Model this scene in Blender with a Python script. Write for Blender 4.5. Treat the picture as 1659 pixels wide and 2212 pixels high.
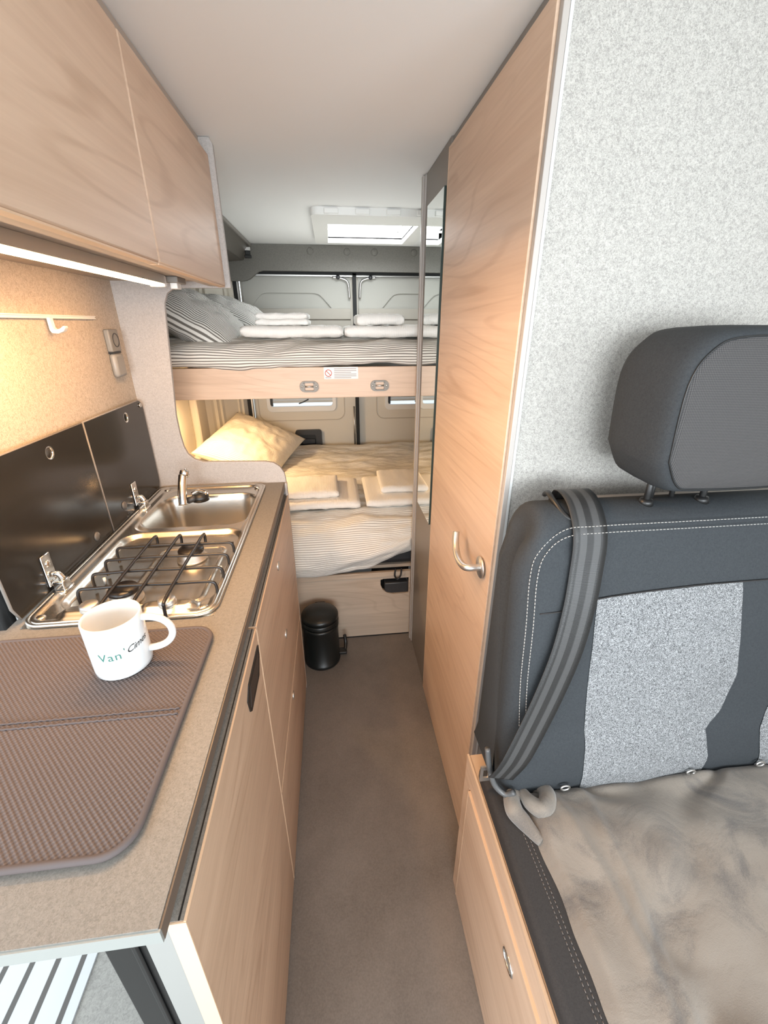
import bpy, bmesh, math, random
from mathutils import Vector, Matrix, noise
from mathutils.geometry import tessellate_polygon
random.seed(7)
for o in list(bpy.data.objects): bpy.data.objects.remove(o)
S = bpy.context.scene
COL = S.collection

# ---------------------------------------------------------------- camera
cd = bpy.data.cameras.new('camera'); cam = bpy.data.objects.new('camera', cd); COL.objects.link(cam)
cd.sensor_fit = 'VERTICAL'; cd.sensor_height = 24.0; cd.lens = 24.0*918.34/2212; cd.clip_start = 0.01
px_, py_, pz_ = 0.417347996, -0.117262006, -0.000256644
Rx = Matrix.Rotation(px_, 3, 'X'); Ry = Matrix.Rotation(py_, 3, 'Y'); Rz = Matrix.Rotation(pz_, 3, 'Z')
M = Rz @ Rx @ Ry                      # (X, down, depth) -> camera (right, down, forward)
def wv(r): return Vector((r[0], r[2], -r[1]))
right, down, fwd = wv(M[0]), wv(M[1]), wv(M[2])
mw = Matrix((right, -down, -fwd)).transposed().to_4x4(); mw.translation = Vector((0, 0, 1.45))
cam.matrix_world = mw
S.camera = cam

# ---------------------------------------------------------------- light and exposure
S.view_settings.view_transform = 'Standard'; S.view_settings.look = 'None'
S.view_settings.gamma = 1; S.view_settings.use_curve_mapping = False
S.view_settings.exposure = 0.20
S.cycles.use_denoising = True
S.cycles.max_bounces = 8; S.cycles.diffuse_bounces = 5; S.cycles.caustics_reflective = False; S.cycles.caustics_refractive = False
w = bpy.data.worlds.new('daylight'); S.world = w; w.use_nodes = True
bg = w.node_tree.nodes['Background']; bg.inputs[0].default_value = (0.86, 0.94, 1.0, 1); bg.inputs[1].default_value = 2.3

def area(name, loc, direction, sx, sy, power, color, spread=180):
    l = bpy.data.lights.new(name, 'AREA'); l.shape = 'RECTANGLE'; l.size = sx; l.size_y = sy
    l.energy = power; l.color = color; l.spread = math.radians(spread)
    o = bpy.data.objects.new(name, l); COL.objects.link(o); o.location = loc
    o.rotation_euler = Vector(direction).to_track_quat('-Z', 'Y').to_euler()
    return o
area('windscreen_daylight', (0.10, -1.68, 1.35), (0, 1, 0.04), 1.5, 0.75, 31, (0.88, 0.95, 1.0), 125)
area('cab_window_daylight', (1.13, -0.75, 1.35), (-1, 0.35, 0.05), 0.8, 0.6, 12, (0.86, 0.93, 1.0))
area('sliding_door_daylight', (-1.0, -0.35, 1.15), (1, 0.35, 0.1), 0.9, 1.3, 11, (0.88, 0.94, 1.0))
area('roof_hatch_daylight', (0.22, 2.56, 1.93), (0, 0, -1), 0.38, 0.42, 9.0, (0.92, 0.97, 1.0))
area('under_cabinet_led_light', (-0.417, 0.80, 1.532), (0.10, 0, -1), 0.012, 0.89, 8, (1.0, 0.57, 0.25))
area('bunk_reading_light', (-0.70, 2.25, 1.14), (0.35, -0.05, -1), 0.10, 0.10, 7, (1.0, 0.66, 0.34))

# ---------------------------------------------------------------- helpers
ORG = {}
def org(o): return ORG.get(o.name, Vector((0, 0, 0)))
def thing(name, label, cat, loc, group=None):
    o = bpy.data.objects.new(name, None); COL.objects.link(o); o.location = loc; ORG[o.name] = Vector(loc)
    o.empty_display_size = 0.05
    o['label'] = label; o['category'] = cat
    if group: o['group'] = group
    return o
def link(name, me, mat, parent=None, smooth=False, label=None, cat=None, group=None, kind=None, origin=None, bevel=0, bseg=2):
    o = bpy.data.objects.new(name, me); COL.objects.link(o)
    if mat: me.materials.append(mat)
    if parent is not None:
        P = org(parent); o.parent = parent
    else:
        if origin is None:
            xs = [v.co for v in me.vertices]
            mn = Vector((min(c.x for c in xs), min(c.y for c in xs), min(c.z for c in xs)))
            mx = Vector((max(c.x for c in xs), max(c.y for c in xs), max(c.z for c in xs)))
            P = Vector(((mn.x+mx.x)/2, (mn.y+mx.y)/2, mn.z))
        else: P = Vector(origin)
        o.location = P
    me.transform(Matrix.Translation(-P)); ORG[o.name] = P
    if smooth:
        for p in me.polygons: p.use_smooth = True
    if bevel:
        m = o.modifiers.new('bevel', 'BEVEL'); m.width = bevel; m.segments = bseg; m.limit_method = 'ANGLE'; m.angle_limit = math.radians(40)
        if hasattr(m, 'harden_normals'): m.harden_normals = False
        for p in me.polygons: p.use_smooth = True
        me.set_sharp_from_angle(angle=math.radians(40)) if hasattr(me, 'set_sharp_from_angle') else None
    if label: o['label'] = label
    if cat: o['category'] = cat
    if group: o['group'] = group
    if kind: o['kind'] = kind
    return o
def bmd(bm, name='m'):
    me = bpy.data.meshes.new(name); bmesh.ops.recalc_face_normals(bm, faces=bm.faces); bm.to_mesh(me); bm.free(); return me
def addbox(bm, x0, x1, y0, y1, z0, z1):
    vs = [bm.verts.new((x, y, z)) for x in (x0, x1) for y in (y0, y1) for z in (z0, z1)]
    for f in ((0,1,3,2),(4,6,7,5),(0,4,5,1),(2,3,7,6),(0,2,6,4),(1,5,7,3)): bm.faces.new([vs[i] for i in f])
def box(name, b, mat, parent=None, bevel=0.0, **k):
    bm = bmesh.new(); bs = b if isinstance(b[0], (tuple, list)) else [b]
    for q in bs: addbox(bm, *q)
    return link(name, bmd(bm), mat, parent, bevel=bevel, **k)
def rrect(x0, x1, y0, y1, r, n=6):
    pts = []
    for cx, cy, a in ((x1-r, y0+r, -90), (x1-r, y1-r, 0), (x0+r, y1-r, 90), (x0+r, y0+r, 180)):
        for i in range(n+1):
            t = math.radians(a + 90*i/n); pts.append((cx+r*math.cos(t), cy+r*math.sin(t)))
    return pts
def circ(cx, cy, r, n=24, ry=None):
    ry = ry or r
    return [(cx+r*math.cos(2*math.pi*i/n), cy+ry*math.sin(2*math.pi*i/n)) for i in range(n)]
def plate(name, loops, axis, a, b, mat, parent=None, **k):
    """flat plate: loops[0] outline, rest holes, extruded along axis from a to b. 2D = the two other axes in order."""
    def co(p, d):
        if axis == 'X': return (d, p[0], p[1])
        if axis == 'Y': return (p[0], d, p[1])
        return (p[0], p[1], d)
    bm = bmesh.new()
    flat = [bm.verts.new(co(p, a)) for L in loops for p in L]
    if len(loops) == 1: bm.faces.new(flat)
    else:
        for t in tessellate_polygon([[Vector((p[0], p[1], 0)) for p in L] for L in loops]):
            try: bm.faces.new([flat[q] for q in t])
            except ValueError: pass
    r = bmesh.ops.extrude_face_region(bm, geom=bm.faces[:])
    d = Vector(co((0, 0), b-a)) if True else None
    bmesh.ops.translate(bm, vec=d, verts=[v for v in r['geom'] if isinstance(v, bmesh.types.BMVert)])
    return link(name, bmd(bm), mat, parent, **k)
def addtube(bm, pts, r, n=10, closed=False, caps=True, rs=None):
    pts = [Vector(p) for p in pts]; N = len(pts); rings = []
    up = None
    for i in range(N):
        if closed: t = (pts[(i+1) % N]-pts[i-1]).normalized()
        else: t = (pts[min(i+1, N-1)]-pts[max(i-1, 0)]).normalized()
        if up is None:
            up = Vector((0, 0, 1)) if abs(t.z) < 0.9 else Vector((1, 0, 0))
        s = t.cross(up).normalized(); up = s.cross(t).normalized()
        rr = rs[i] if rs else r
        rings.append([bm.verts.new(pts[i]+(s*math.cos(2*math.pi*j/n)+up*math.sin(2*math.pi*j/n))*rr) for j in range(n)])
    for i in range(N if closed else N-1):
        A, B = rings[i], rings[(i+1) % N]
        for j in range(n): bm.faces.new((A[j], A[(j+1) % n], B[(j+1) % n], B[j]))
    if caps and not closed:
        bm.faces.new(rings[0][::-1]); bm.faces.new(rings[-1])
def smoothpath(pts, k=6):
    P = [Vector(p) for p in pts]; out = []
    for i in range(len(P)-1):
        p0, p1, p2, p3 = P[max(i-1, 0)], P[i], P[i+1], P[min(i+2, len(P)-1)]
        for j in range(k):
            t = j/k
            out.append(0.5*((2*p1)+(-p0+p2)*t+(2*p0-5*p1+4*p2-p3)*t*t+(-p0+3*p1-3*p2+p3)*t**3))
    out.append(P[-1]); return out
def tube(name, pts, r, mat, parent=None, n=10, smooth=True, closed=False, **k):
    bm = bmesh.new(); addtube(bm, pts, r, n, closed); return link(name, bmd(bm), mat, parent, smooth=smooth, **k)
def addlathe(bm, prof, c, n=32, axis='Z'):
    rings = []
    for (r, z) in prof:
        ring = []
        for j in range(n):
            a = 2*math.pi*j/n; u, v = r*math.cos(a), r*math.sin(a)
            p = {'Z': (u, v, z), 'X': (z, u, v), 'Y': (u, z, v)}[axis]
            ring.append(bm.verts.new((p[0]+c[0], p[1]+c[1], p[2]+c[2])))
        rings.append(ring)
    for i in range(len(rings)-1):
        for j in range(n): bm.faces.new((rings[i][j], rings[i][(j+1) % n], rings[i+1][(j+1) % n], rings[i+1][j]))
    if prof[0][0] > 1e-5: bm.faces.new(rings[0][::-1])
    if prof[-1][0] > 1e-5: bm.faces.new(rings[-1])
    bmesh.ops.remove_doubles(bm, verts=bm.verts, dist=1e-6)
def lathe(name, prof, c, mat, parent=None, n=32, axis='Z', **k):
    bm = bmesh.new(); addlathe(bm, prof, c, n, axis); return link(name, bmd(bm), mat, parent, smooth=True, **k)
def surf(name, nu, nv, fn, mat, parent=None, uvs=(1, 1), closeu=False, **k):
    """grid surface fn(u,v)->co with a UV map in metres"""
    bm = bmesh.new(); uvl = bm.loops.layers.uv.new('UVMap')
    g = [[bm.verts.new(fn(i/nu, j/nv)) for j in range(nv+1)] for i in range(nu+1)]
    for i in range(nu):
        for j in range(nv):
            try: f = bm.faces.new((g[i][j], g[i+1][j], g[i+1][j+1], g[i][j+1]))
            except ValueError: continue
            for l, (a, b) in zip(f.loops, ((i, j), (i+1, j), (i+1, j+1), (i, j+1))): l[uvl].uv = (a/nu*uvs[0], b/nv*uvs[1])
    me = bpy.data.meshes.new(name); bm.normal_update(); bm.to_mesh(me); bm.free()
    return link(name, me, mat, parent, smooth=True, **k)
def nz(x, y, z, s=1.0): return noise.noise(Vector((x*s, y*s, z*s)))
def sst(a, b, x):
    t = min(max((x-a)/(b-a), 0), 1); return t*t*(3-2*t)

# ---------------------------------------------------------------- materials
def mat(name, col, rough=0.5, metal=0.0, spec=None, emit=None, es=0):
    m = bpy.data.materials.new(name); m.use_nodes = True; b = m.node_tree.nodes['Principled BSDF']
    b.inputs['Base Color'].default_value = (*col, 1); b.inputs['Roughness'].default_value = rough; b.inputs['Metallic'].default_value = metal
    if spec is not None: b.inputs['Specular IOR Level'].default_value = spec
    if emit: b.inputs['Emission Color'].default_value = (*emit, 1); b.inputs['Emission Strength'].default_value = es
    return m
def nd(m, t, **k):
    n = m.node_tree.nodes.new(t)
    for a, v in k.items(): setattr(n, a, v)
    return n
def ln(m, a, b): m.node_tree.links.new(a, b)
def ramp(m, fac, stops):
    r = nd(m, 'ShaderNodeValToRGB'); e = r.color_ramp.elements
    while len(e) < len(stops): e.new(0.5)
    for q, (p, c) in zip(e, stops): q.position = p; q.color = (*c, 1)
    ln(m, fac, r.inputs[0]); return r.outputs[0]
def coords(m, scale=(1, 1, 1), uv=False, rot=(0, 0, 0)):
    tc = nd(m, 'ShaderNodeTexCoord'); mp = nd(m, 'ShaderNodeMapping'); mp.inputs['Scale'].default_value = scale; mp.inputs['Rotation'].default_value = rot
    ln(m, tc.outputs['UV' if uv else 'Object'], mp.inputs[0]); return mp.outputs[0]
def tnoise(m, vec, scale, detail=2, rough=0.5, dist=0):
    n = nd(m, 'ShaderNodeTexNoise'); n.inputs['Scale'].default_value = scale; n.inputs['Detail'].default_value = detail
    n.inputs['Roughness'].default_value = rough; n.inputs['Distortion'].default_value = dist
    if vec is not None: ln(m, vec, n.inputs['Vector'])
    return n.outputs['Fac']
def math_(m, op, a, b=None):
    n = nd(m, 'ShaderNodeMath', operation=op)
    for i, x in enumerate((a, b)):
        if x is None: continue
        if isinstance(x, (int, float)): n.inputs[i].default_value = x
        else: ln(m, x, n.inputs[i])
    return n.outputs[0]
def mixc(m, f, a, b, mode='MIX'):
    n = nd(m, 'ShaderNodeMix', data_type='RGBA', blend_type=mode)
    for i, x in ((0, f), (6, a), (7, b)):
        if isinstance(x, (int, float)): n.inputs[i].default_value = x
        elif isinstance(x, tuple): n.inputs[i].default_value = (*x, 1)
        else: ln(m, x, n.inputs[i])
    return n.outputs[2]
def bump(m, h, strength, dist=0.002):
    b = nd(m, 'ShaderNodeBump'); b.inputs['Strength'].default_value = strength; b.inputs['Distance'].default_value = dist
    ln(m, h, b.inputs['Height']); ln(m, b.outputs[0], m.node_tree.nodes['Principled BSDF'].inputs['Normal'])
def base(m, c): ln(m, c, m.node_tree.nodes['Principled BSDF'].inputs['Base Color'])

def wood(name, axis, light, dark, rough=0.42, ringk=42, seed=0.0):
    m = mat(name, light, rough)
    lo, hi = 0.5, 4.2
    sc = {'X': (lo, hi, hi), 'Y': (hi, lo, hi), 'Z': (hi, hi, lo)}[axis]
    v = coords(m, sc); m.node_tree.nodes[-1].inputs['Location'].default_value = (seed, seed*1.7, seed*0.6)
    n = tnoise(m, v, 1.0, 2.0, 0.45, 0.35)
    ring = math_(m, 'SINE', math_(m, 'MULTIPLY', n, ringk*3.0))
    ring = ramp(m, math_(m, 'ADD', math_(m, 'MULTIPLY', ring, 0.5), 0.5), [(0.0, (0.0,)*3), (0.86, (0.10,)*3), (1.0, (1.0,)*3)])
    f = 90; sc2 = {'X': (3, f, f), 'Y': (f, 3, f), 'Z': (f, f, 3)}[axis]
    fine = tnoise(m, coords(m, sc2), 1.0, 3, 0.6)
    f2 = 9; sc3 = {'X': (0.8, f2, f2), 'Y': (f2, 0.8, f2), 'Z': (f2, f2, 0.8)}[axis]
    broad = tnoise(m, coords(m, sc3), 1.0, 2, 0.6)
    k = tnoise(m, coords(m, (2.6, 2.6, 2.6)), 1.0, 1, 0.5)
    ringf = math_(m, 'MULTIPLY', ring, ramp(m, k, [(0.42, (0.15,)*3), (0.60, (0.60,)*3)]))
    tot = math_(m, 'ADD', math_(m, 'MULTIPLY', ringf, 0.62), math_(m, 'MULTIPLY', ramp(m, fine, [(0.3, (0,)*3), (0.75, (1,)*3)]), 0.40))
    tot = math_(m, 'ADD', tot, math_(m, 'MULTIPLY', ramp(m, broad, [(0.35, (0,)*3), (0.7, (1,)*3)]), 0.40))
    base(m, mixc(m, tot, light, dark)); bump(m, fine, 0.05, 0.001)
    return m
def felt(name, c1, c2, scale=330, rough=0.95, bs=0.35):
    m = mat(name, c1, rough, spec=0.15); v = coords(m)
    n = tnoise(m, v, scale, 2, 0.65, 1.2); n2 = tnoise(m, v, scale*0.35, 2, 0.5)
    t = math_(m, 'ADD', math_(m, 'MULTIPLY', n, 0.75), math_(m, 'MULTIPLY', n2, 0.25))
    base(m, ramp(m, t, [(0.36, c2), (0.60, c1)])); bump(m, n, bs, 0.0015); return m
def cloth_stripe(name, lightc, darkc, period, duty=0.30, uv=True, wob=0.0):
    m = mat(name, lightc, 0.95, spec=0.1); v = coords(m, uv=True)
    s = nd(m, 'ShaderNodeSeparateXYZ'); ln(m, v, s.inputs[0])
    fr = math_(m, 'FRACT', math_(m, 'MULTIPLY', s.outputs[1], 1.0/period))
    tri = math_(m, 'ABSOLUTE', math_(m, 'SUBTRACT', fr, 0.5))
    base(m, ramp(m, tri, [(duty*0.5-0.05, darkc), (duty*0.5+0.05, lightc)]))
    n = tnoise(m, coords(m), 14, 3, 0.6, 0.6); f = tnoise(m, coords(m), 900, 1)
    bump(m, math_(m, 'ADD', n, math_(m, 'MULTIPLY', f, 0.02)), 0.28, 0.02); return m

W_L, W_D = (0.67, 0.495, 0.365), (0.46, 0.305, 0.205)
wood_y = wood('light_oak_laminate_lengthways', 'Y', W_L, W_D)
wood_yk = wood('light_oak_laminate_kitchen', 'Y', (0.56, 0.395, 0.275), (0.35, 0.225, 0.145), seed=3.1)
wood_x = wood('light_oak_laminate_crossways', 'X', (0.72, 0.53, 0.39), (0.47, 0.31, 0.21), seed=1.3)
wood_low = wood('pale_ash_laminate', 'X', (0.60, 0.49, 0.39), (0.36, 0.28, 0.21), seed=5.2)
wood_edge = mat('light_wood_edge_band', (0.64, 0.45, 0.30), 0.5)
felt_grey = felt('grey_felt', (0.47, 0.452, 0.418), (0.27, 0.26, 0.24), 380)
felt_wall = felt('led_lit_grey_felt', (0.56, 0.49, 0.41), (0.37, 0.31, 0.25), 380)  # same felt as the grey one, with the LED's warm light put into its colour
felt_dark = felt('dark_grey_felt', (0.22, 0.21, 0.19), (0.155, 0.148, 0.132), 350)
lam_grey = felt('speckled_grey_laminate', (0.47, 0.44, 0.42), (0.35, 0.325, 0.305), 500, 0.55, 0.03)
ceil_m = mat('off_white_ceiling_fabric', (0.87, 0.87, 0.86), 0.95, spec=0.1)
bump(ceil_m, tnoise(ceil_m, coords(ceil_m), 500, 2), 0.1, 0.001)
taupe = mat('taupe_laminate', (0.215, 0.195, 0.172), 0.45)
taupe_l = mat('light_taupe_edge_profile', (0.40, 0.365, 0.335), 0.4)
cream = mat('cream_plastic_lining', (0.70, 0.65, 0.56), 0.6)
cream_g = mat('grey_cream_plastic_lining', (0.42, 0.41, 0.37), 0.6)
counter = felt('stone_look_laminate', (0.225, 0.208, 0.185), (0.160, 0.147, 0.130), 420, 0.42, 0.04)
counter_edge = mat('dark_brown_edge_band', (0.10, 0.078, 0.062), 0.45)
counter_edge_n = mat('grey_edge_band', (0.25, 0.26, 0.245), 0.45)
black_p = mat('black_plastic', (0.012, 0.012, 0.012), 0.4)
dark_p = mat('dark_grey_plastic', (0.035, 0.035, 0.037), 0.45)
rubber = mat('black_rubber_seal', (0.01, 0.01, 0.01), 0.7)
grey_p = mat('grey_plastic', (0.24, 0.225, 0.20), 0.45)
white_p = mat('white_plastic', (0.80, 0.79, 0.76), 0.4)
chrome = mat('chrome', (0.80, 0.79, 0.77), 0.12, 1.0)
satin = mat('satin_metal', (0.62, 0.60, 0.57), 0.42, 1.0)
steel = mat('brushed_stainless_steel', (0.60, 0.57, 0.52), 0.27, 1.0)
bump(steel, tnoise(steel, coords(steel, (4, 500, 500)), 1.0, 2), 0.05, 0.0005)
glassd = mat('smoked_black_glass', (0.020, 0.018, 0.016), 0.18)
glass_edge = mat('glass_edge', (0.20, 0.18, 0.16), 0.3)
mirror_m = mat('mirror', (0.86, 0.89, 0.87), 0.015, 1.0)
glass_m = mat('frosted_acrylic_pane', (0.9, 0.95, 1.0), 0.4); glass_m.node_tree.nodes['Principled BSDF'].inputs['Transmission Weight'].default_value = 0.9
led_m = mat('glowing_led_diffuser', (1, 0.9, 0.7), 0.5, emit=(1.0, 0.56, 0.24), es=42)
ceramic = mat('white_glazed_ceramic', (0.64, 0.65, 0.65), 0.12)
blk_coat = mat('black_enamel_wire', (0.012, 0.010, 0.010), 0.33)
bin_m = mat('black_powder_coated_steel', (0.008, 0.010, 0.010), 0.35)
paint_w = mat('white_painted_metal', (0.75, 0.77, 0.78), 0.3)
towel_m = mat('white_towelling', (0.86, 0.85, 0.82), 1.0, spec=0.05)
sep = nd(towel_m, 'ShaderNodeSeparateXYZ'); ln(towel_m, coords(towel_m, (900, 900, 900)), sep.inputs[0])
bump(towel_m, math_(towel_m, 'ADD', tnoise(towel_m, coords(towel_m), 300, 2), math_(towel_m, 'MULTIPLY', math_(towel_m, 'SINE', sep.outputs[0]), 0.25)), 0.35, 0.002)
duvet_m = cloth_stripe('grey_striped_cotton', (0.80, 0.775, 0.72), (0.20, 0.18, 0.16), 0.0105, 0.38)
duvet_l = cloth_stripe('pale_striped_cotton', (0.84, 0.83, 0.79), (0.42, 0.40, 0.36), 0.0105, 0.30)
pillow_m = cloth_stripe('grey_striped_pillowcase', (0.70, 0.69, 0.65), (0.15, 0.14, 0.125), 0.0100, 0.44)
pillow_l = cloth_stripe('fine_striped_pillowcase', (0.84, 0.79, 0.69), (0.50, 0.45, 0.37), 0.009, 0.26)
seat_d = felt('dark_slate_seat_fabric', (0.046, 0.051, 0.055), (0.032, 0.035, 0.039), 700, 0.8, 0.1)
seat_k = felt('black_seat_side_fabric', (0.046, 0.043, 0.042), (0.032, 0.030, 0.030), 800, 0.75, 0.08)
seat_m = mat('dark_mesh_fabric', (0.05, 0.05, 0.052), 0.85)
_v = coords(seat_m, (1400, 1400, 1400)); _s = nd(seat_m, 'ShaderNodeSeparateXYZ'); ln(seat_m, _v, _s.inputs[0])
_a = math_(seat_m, 'SINE', math_(seat_m, 'ADD', _s.outputs[0], _s.outputs[2])); _b = math_(seat_m, 'SINE', math_(seat_m, 'SUBTRACT', _s.outputs[0], _s.outputs[2]))
_c = math_(seat_m, 'MULTIPLY', _a, _b); base(seat_m, ramp(seat_m, math_(seat_m, 'ADD', math_(seat_m, 'MULTIPLY', _c, 0.5), 0.5), [(0.3, (0.024, 0.023, 0.024)), (0.75, (0.080, 0.075, 0.073))])); bump(seat_m, _c, 0.3, 0.001)
seat_s = mat('speckled_grey_seat_fabric', (0.3, 0.31, 0.33), 0.9)
_n = tnoise(seat_s, coords(seat_s), 430, 1, 0.5, 2.5); base(seat_s, ramp(seat_s, _n, [(0.44, (0.05, 0.052, 0.055)), (0.50, (0.15, 0.155, 0.16)), (0.58, (0.38, 0.385, 0.39))])); bump(seat_s, _n, 0.4, 0.001)
stitch_b = mat('brown_grey_stitching', (0.17, 0.145, 0.13), 0.8)
stitch_m = mat('pale_stitching_thread', (0.40, 0.39, 0.37), 0.8)
belt_m = mat('black_webbing', (0.030, 0.030, 0.032), 0.42)
_s2 = nd(belt_m, 'ShaderNodeSeparateXYZ'); ln(belt_m, coords(belt_m, uv=True), _s2.inputs[0])
base(belt_m, ramp(belt_m, math_(belt_m, 'FRACT', math_(belt_m, 'MULTIPLY', _s2.outputs[0], 2.5)), [(0.0, (0.020,)*3), (0.45, (0.020,)*3), (0.55, (0.058,)*3), (0.95, (0.058,)*3)]))
bump(belt_m, math_(belt_m, 'SINE', math_(belt_m, 'MULTIPLY', _s2.outputs[1], 3000)), 0.2, 0.0005)
blanket_m = mat('grey_plush_fleece', (0.33, 0.30, 0.275), 0.95, spec=0.1)
_n = tnoise(blanket_m, coords(blanket_m), 9, 4, 0.6, 0.8); _f = tnoise(blanket_m, coords(blanket_m), 600, 2)
base(blanket_m, ramp(blanket_m, math_(blanket_m, 'ADD', math_(blanket_m, 'MULTIPLY', _n, 0.8), math_(blanket_m, 'MULTIPLY', _f, 0.2)), [(0.36, (0.125, 0.112, 0.102)), (0.50, (0.215, 0.185, 0.155))])); bump(blanket_m, math_(blanket_m, 'ADD', _n, math_(blanket_m, 'MULTIPLY', _f, 0.08)), 0.5, 0.01)
blanket_m.node_tree.nodes['Principled BSDF'].inputs['Sheen Weight'].default_value = 0.35
floor_m = mat('grey_brown_vinyl_floor', (0.2, 0.17, 0.15), 0.55)
_n = tnoise(floor_m, coords(floor_m), 5, 5, 0.65); _f = tnoise(floor_m, coords(floor_m), 260, 2)
base(floor_m, ramp(floor_m, math_(floor_m, 'ADD', math_(floor_m, 'MULTIPLY', _n, 0.6), math_(floor_m, 'MULTIPLY', _f, 0.4)), [(0.34, (0.135, 0.115, 0.10)), (0.62, (0.20, 0.172, 0.150))])); bump(floor_m, _f, 0.08, 0.001)
mat_m = mat('brown_grey_waffle_microfibre', (0.17, 0.135, 0.12), 0.95, spec=0.1)
_v = coords(mat_m, (2*math.pi/0.0068,)*3); _s = nd(mat_m, 'ShaderNodeSeparateXYZ'); ln(mat_m, _v, _s.inputs[0])
_w = math_(mat_m, 'MULTIPLY', math_(mat_m, 'SINE', _s.outputs[0]), math_(mat_m, 'SINE', _s.outputs[1]))
base(mat_m, ramp(mat_m, math_(mat_m, 'ADD', math_(mat_m, 'MULTIPLY', _w, 0.5), 0.5), [(0.2, (0.098, 0.079, 0.074)), (0.8, (0.142, 0.117, 0.109))])); bump(mat_m, _w, 0.6, 0.002)
mat_e = mat('dark_brown_piping', (0.085, 0.068, 0.066), 0.8)
pave = felt('grey_paving', (0.33, 0.325, 0.30), (0.24, 0.235, 0.22), 120, 0.9, 0.1)
rug_m = mat('white_and_charcoal_striped_weave', (0.8, 0.8, 0.8), 0.9)
_s = nd(rug_m, 'ShaderNodeSeparateXYZ'); ln(rug_m, coords(rug_m), _s.inputs[0])
base(rug_m, ramp(rug_m, math_(rug_m, 'FRACT', math_(rug_m, 'MULTIPLY', _s.outputs[0], 1/0.075)), [(0.0, (0.52, 0.54, 0.55)), (0.62, (0.52, 0.54, 0.55)), (0.64, (0.10, 0.095, 0.09)), (0.84, (0.10, 0.095, 0.09)), (0.86, (0.52, 0.54, 0.55))]))

# ---------------------------------------------------------------- the shell of the van
box('floor', [(-0.60, 1.17, 0.62, 3.2, -0.04, 0.0), (-0.25, 1.17, -1.9, 0.62, -0.04, 0.0), (-0.85, -0.60, 1.0, 3.2, -0.04, 0.0)], floor_m, kind='structure')
box('ground', (-9, 9, -9, 12, -0.42, -0.36), pave, kind='structure')
# ceiling with the hatch opening
plate('ceiling', [[(-0.86, -1.7), (1.20, -1.7), (1.20, 3.24), (-0.86, 3.24)], [(0.015, 2.31), (0.43, 2.31), (0.43, 2.80), (0.015, 2.80)]], 'Z', 1.89, 1.93, ceil_m, kind='structure')
box('wall_left', (-0.645, -0.605, 0.80, 1.45, 0.0, 1.89), felt_wall, kind='structure')
box('wall_right', [(1.16, 1.20, -0.35, 3.2, 0, 1.93), (1.16, 1.20, -1.2, -0.35, 0, 0.95), (1.16, 1.20, -1.2, -0.35, 1.7, 1.93)], felt_grey, kind='structure')
box('wall_front', [(-0.9, 1.2, -1.75, -1.70, -0.04, 1.0), (-0.9, 1.2, -1.75, -1.70, 1.80, 1.93)], felt_grey, kind='structure')
# left side lining beside the bunks: concave cream panel
bm = bmesh.new()
plate('wall_rear_left', [[(1.447, 0.0), (3.2, 0.0), (3.2, 1.93), (1.447, 1.93)]], 'X', -0.88, -0.845, cream, kind='structure')
plate('wall_lining', [[(1.447, 0.50), (2.86, 0.50), (2.86, 1.90), (1.447, 1.90)], rrect(1.52, 2.66, 0.72, 1.24, 0.10)], 'X', -0.845, -0.80, cream, kind='structure', bevel=0.012)
# rear corner pillar with ribs
plate('wall_rear_corner', [[(-0.845, 2.84), (-0.80, 2.84), (-0.775, 2.88), (-0.765, 2.905), (-0.745, 2.90), (-0.735, 2.93), (-0.72, 2.925), (-0.71, 2.95), (-0.64, 3.03), (-0.63, 3.025), (-0.62, 3.05), (-0.605, 3.045), (-0.59, 3.10), (-0.59, 3.2), (-0.845, 3.2)]], 'Z', 0.3, 1.89, cream, kind='structure')
box('trim_1', (-0.588, -0.568, 3.10, 3.16, 0.4, 1.75), rubber, kind='structure')
box('trim_2', [(-0.566, -0.558, 3.105, 3.15, 0.4, 1.74)], satin, kind='structure')
# rear header board
hp = [(-0.86, 1.889), (-0.86, 1.69), (-0.52, 1.69), (-0.495, 1.693), (-0.47, 1.703), (-0.44, 1.725), (-0.415, 1.742), (-0.39, 1.748), (1.16, 1.748), (1.16, 1.889)]
plate('wall_back', [hp], 'Y', 3.055, 3.085, felt_dark, kind='structure')
box('wall_rear_sill', (-0.86, 1.17, 3.19, 3.24, -0.04, 1.93), cream_g, kind='structure') if False else None
for cx in (-0.095, 0.13, 0.30, 0.55):
    tagd = lathe('screw_cap', [(0.0, -0.004), (0.018, -0.003), (0.020, 0.0)], (cx, 3.055, 1.855), felt_dark, axis='Y', label='round felt screw cap on the dark header board above the rear doors', cat='screw cap', group='screw caps on the header board')

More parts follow.
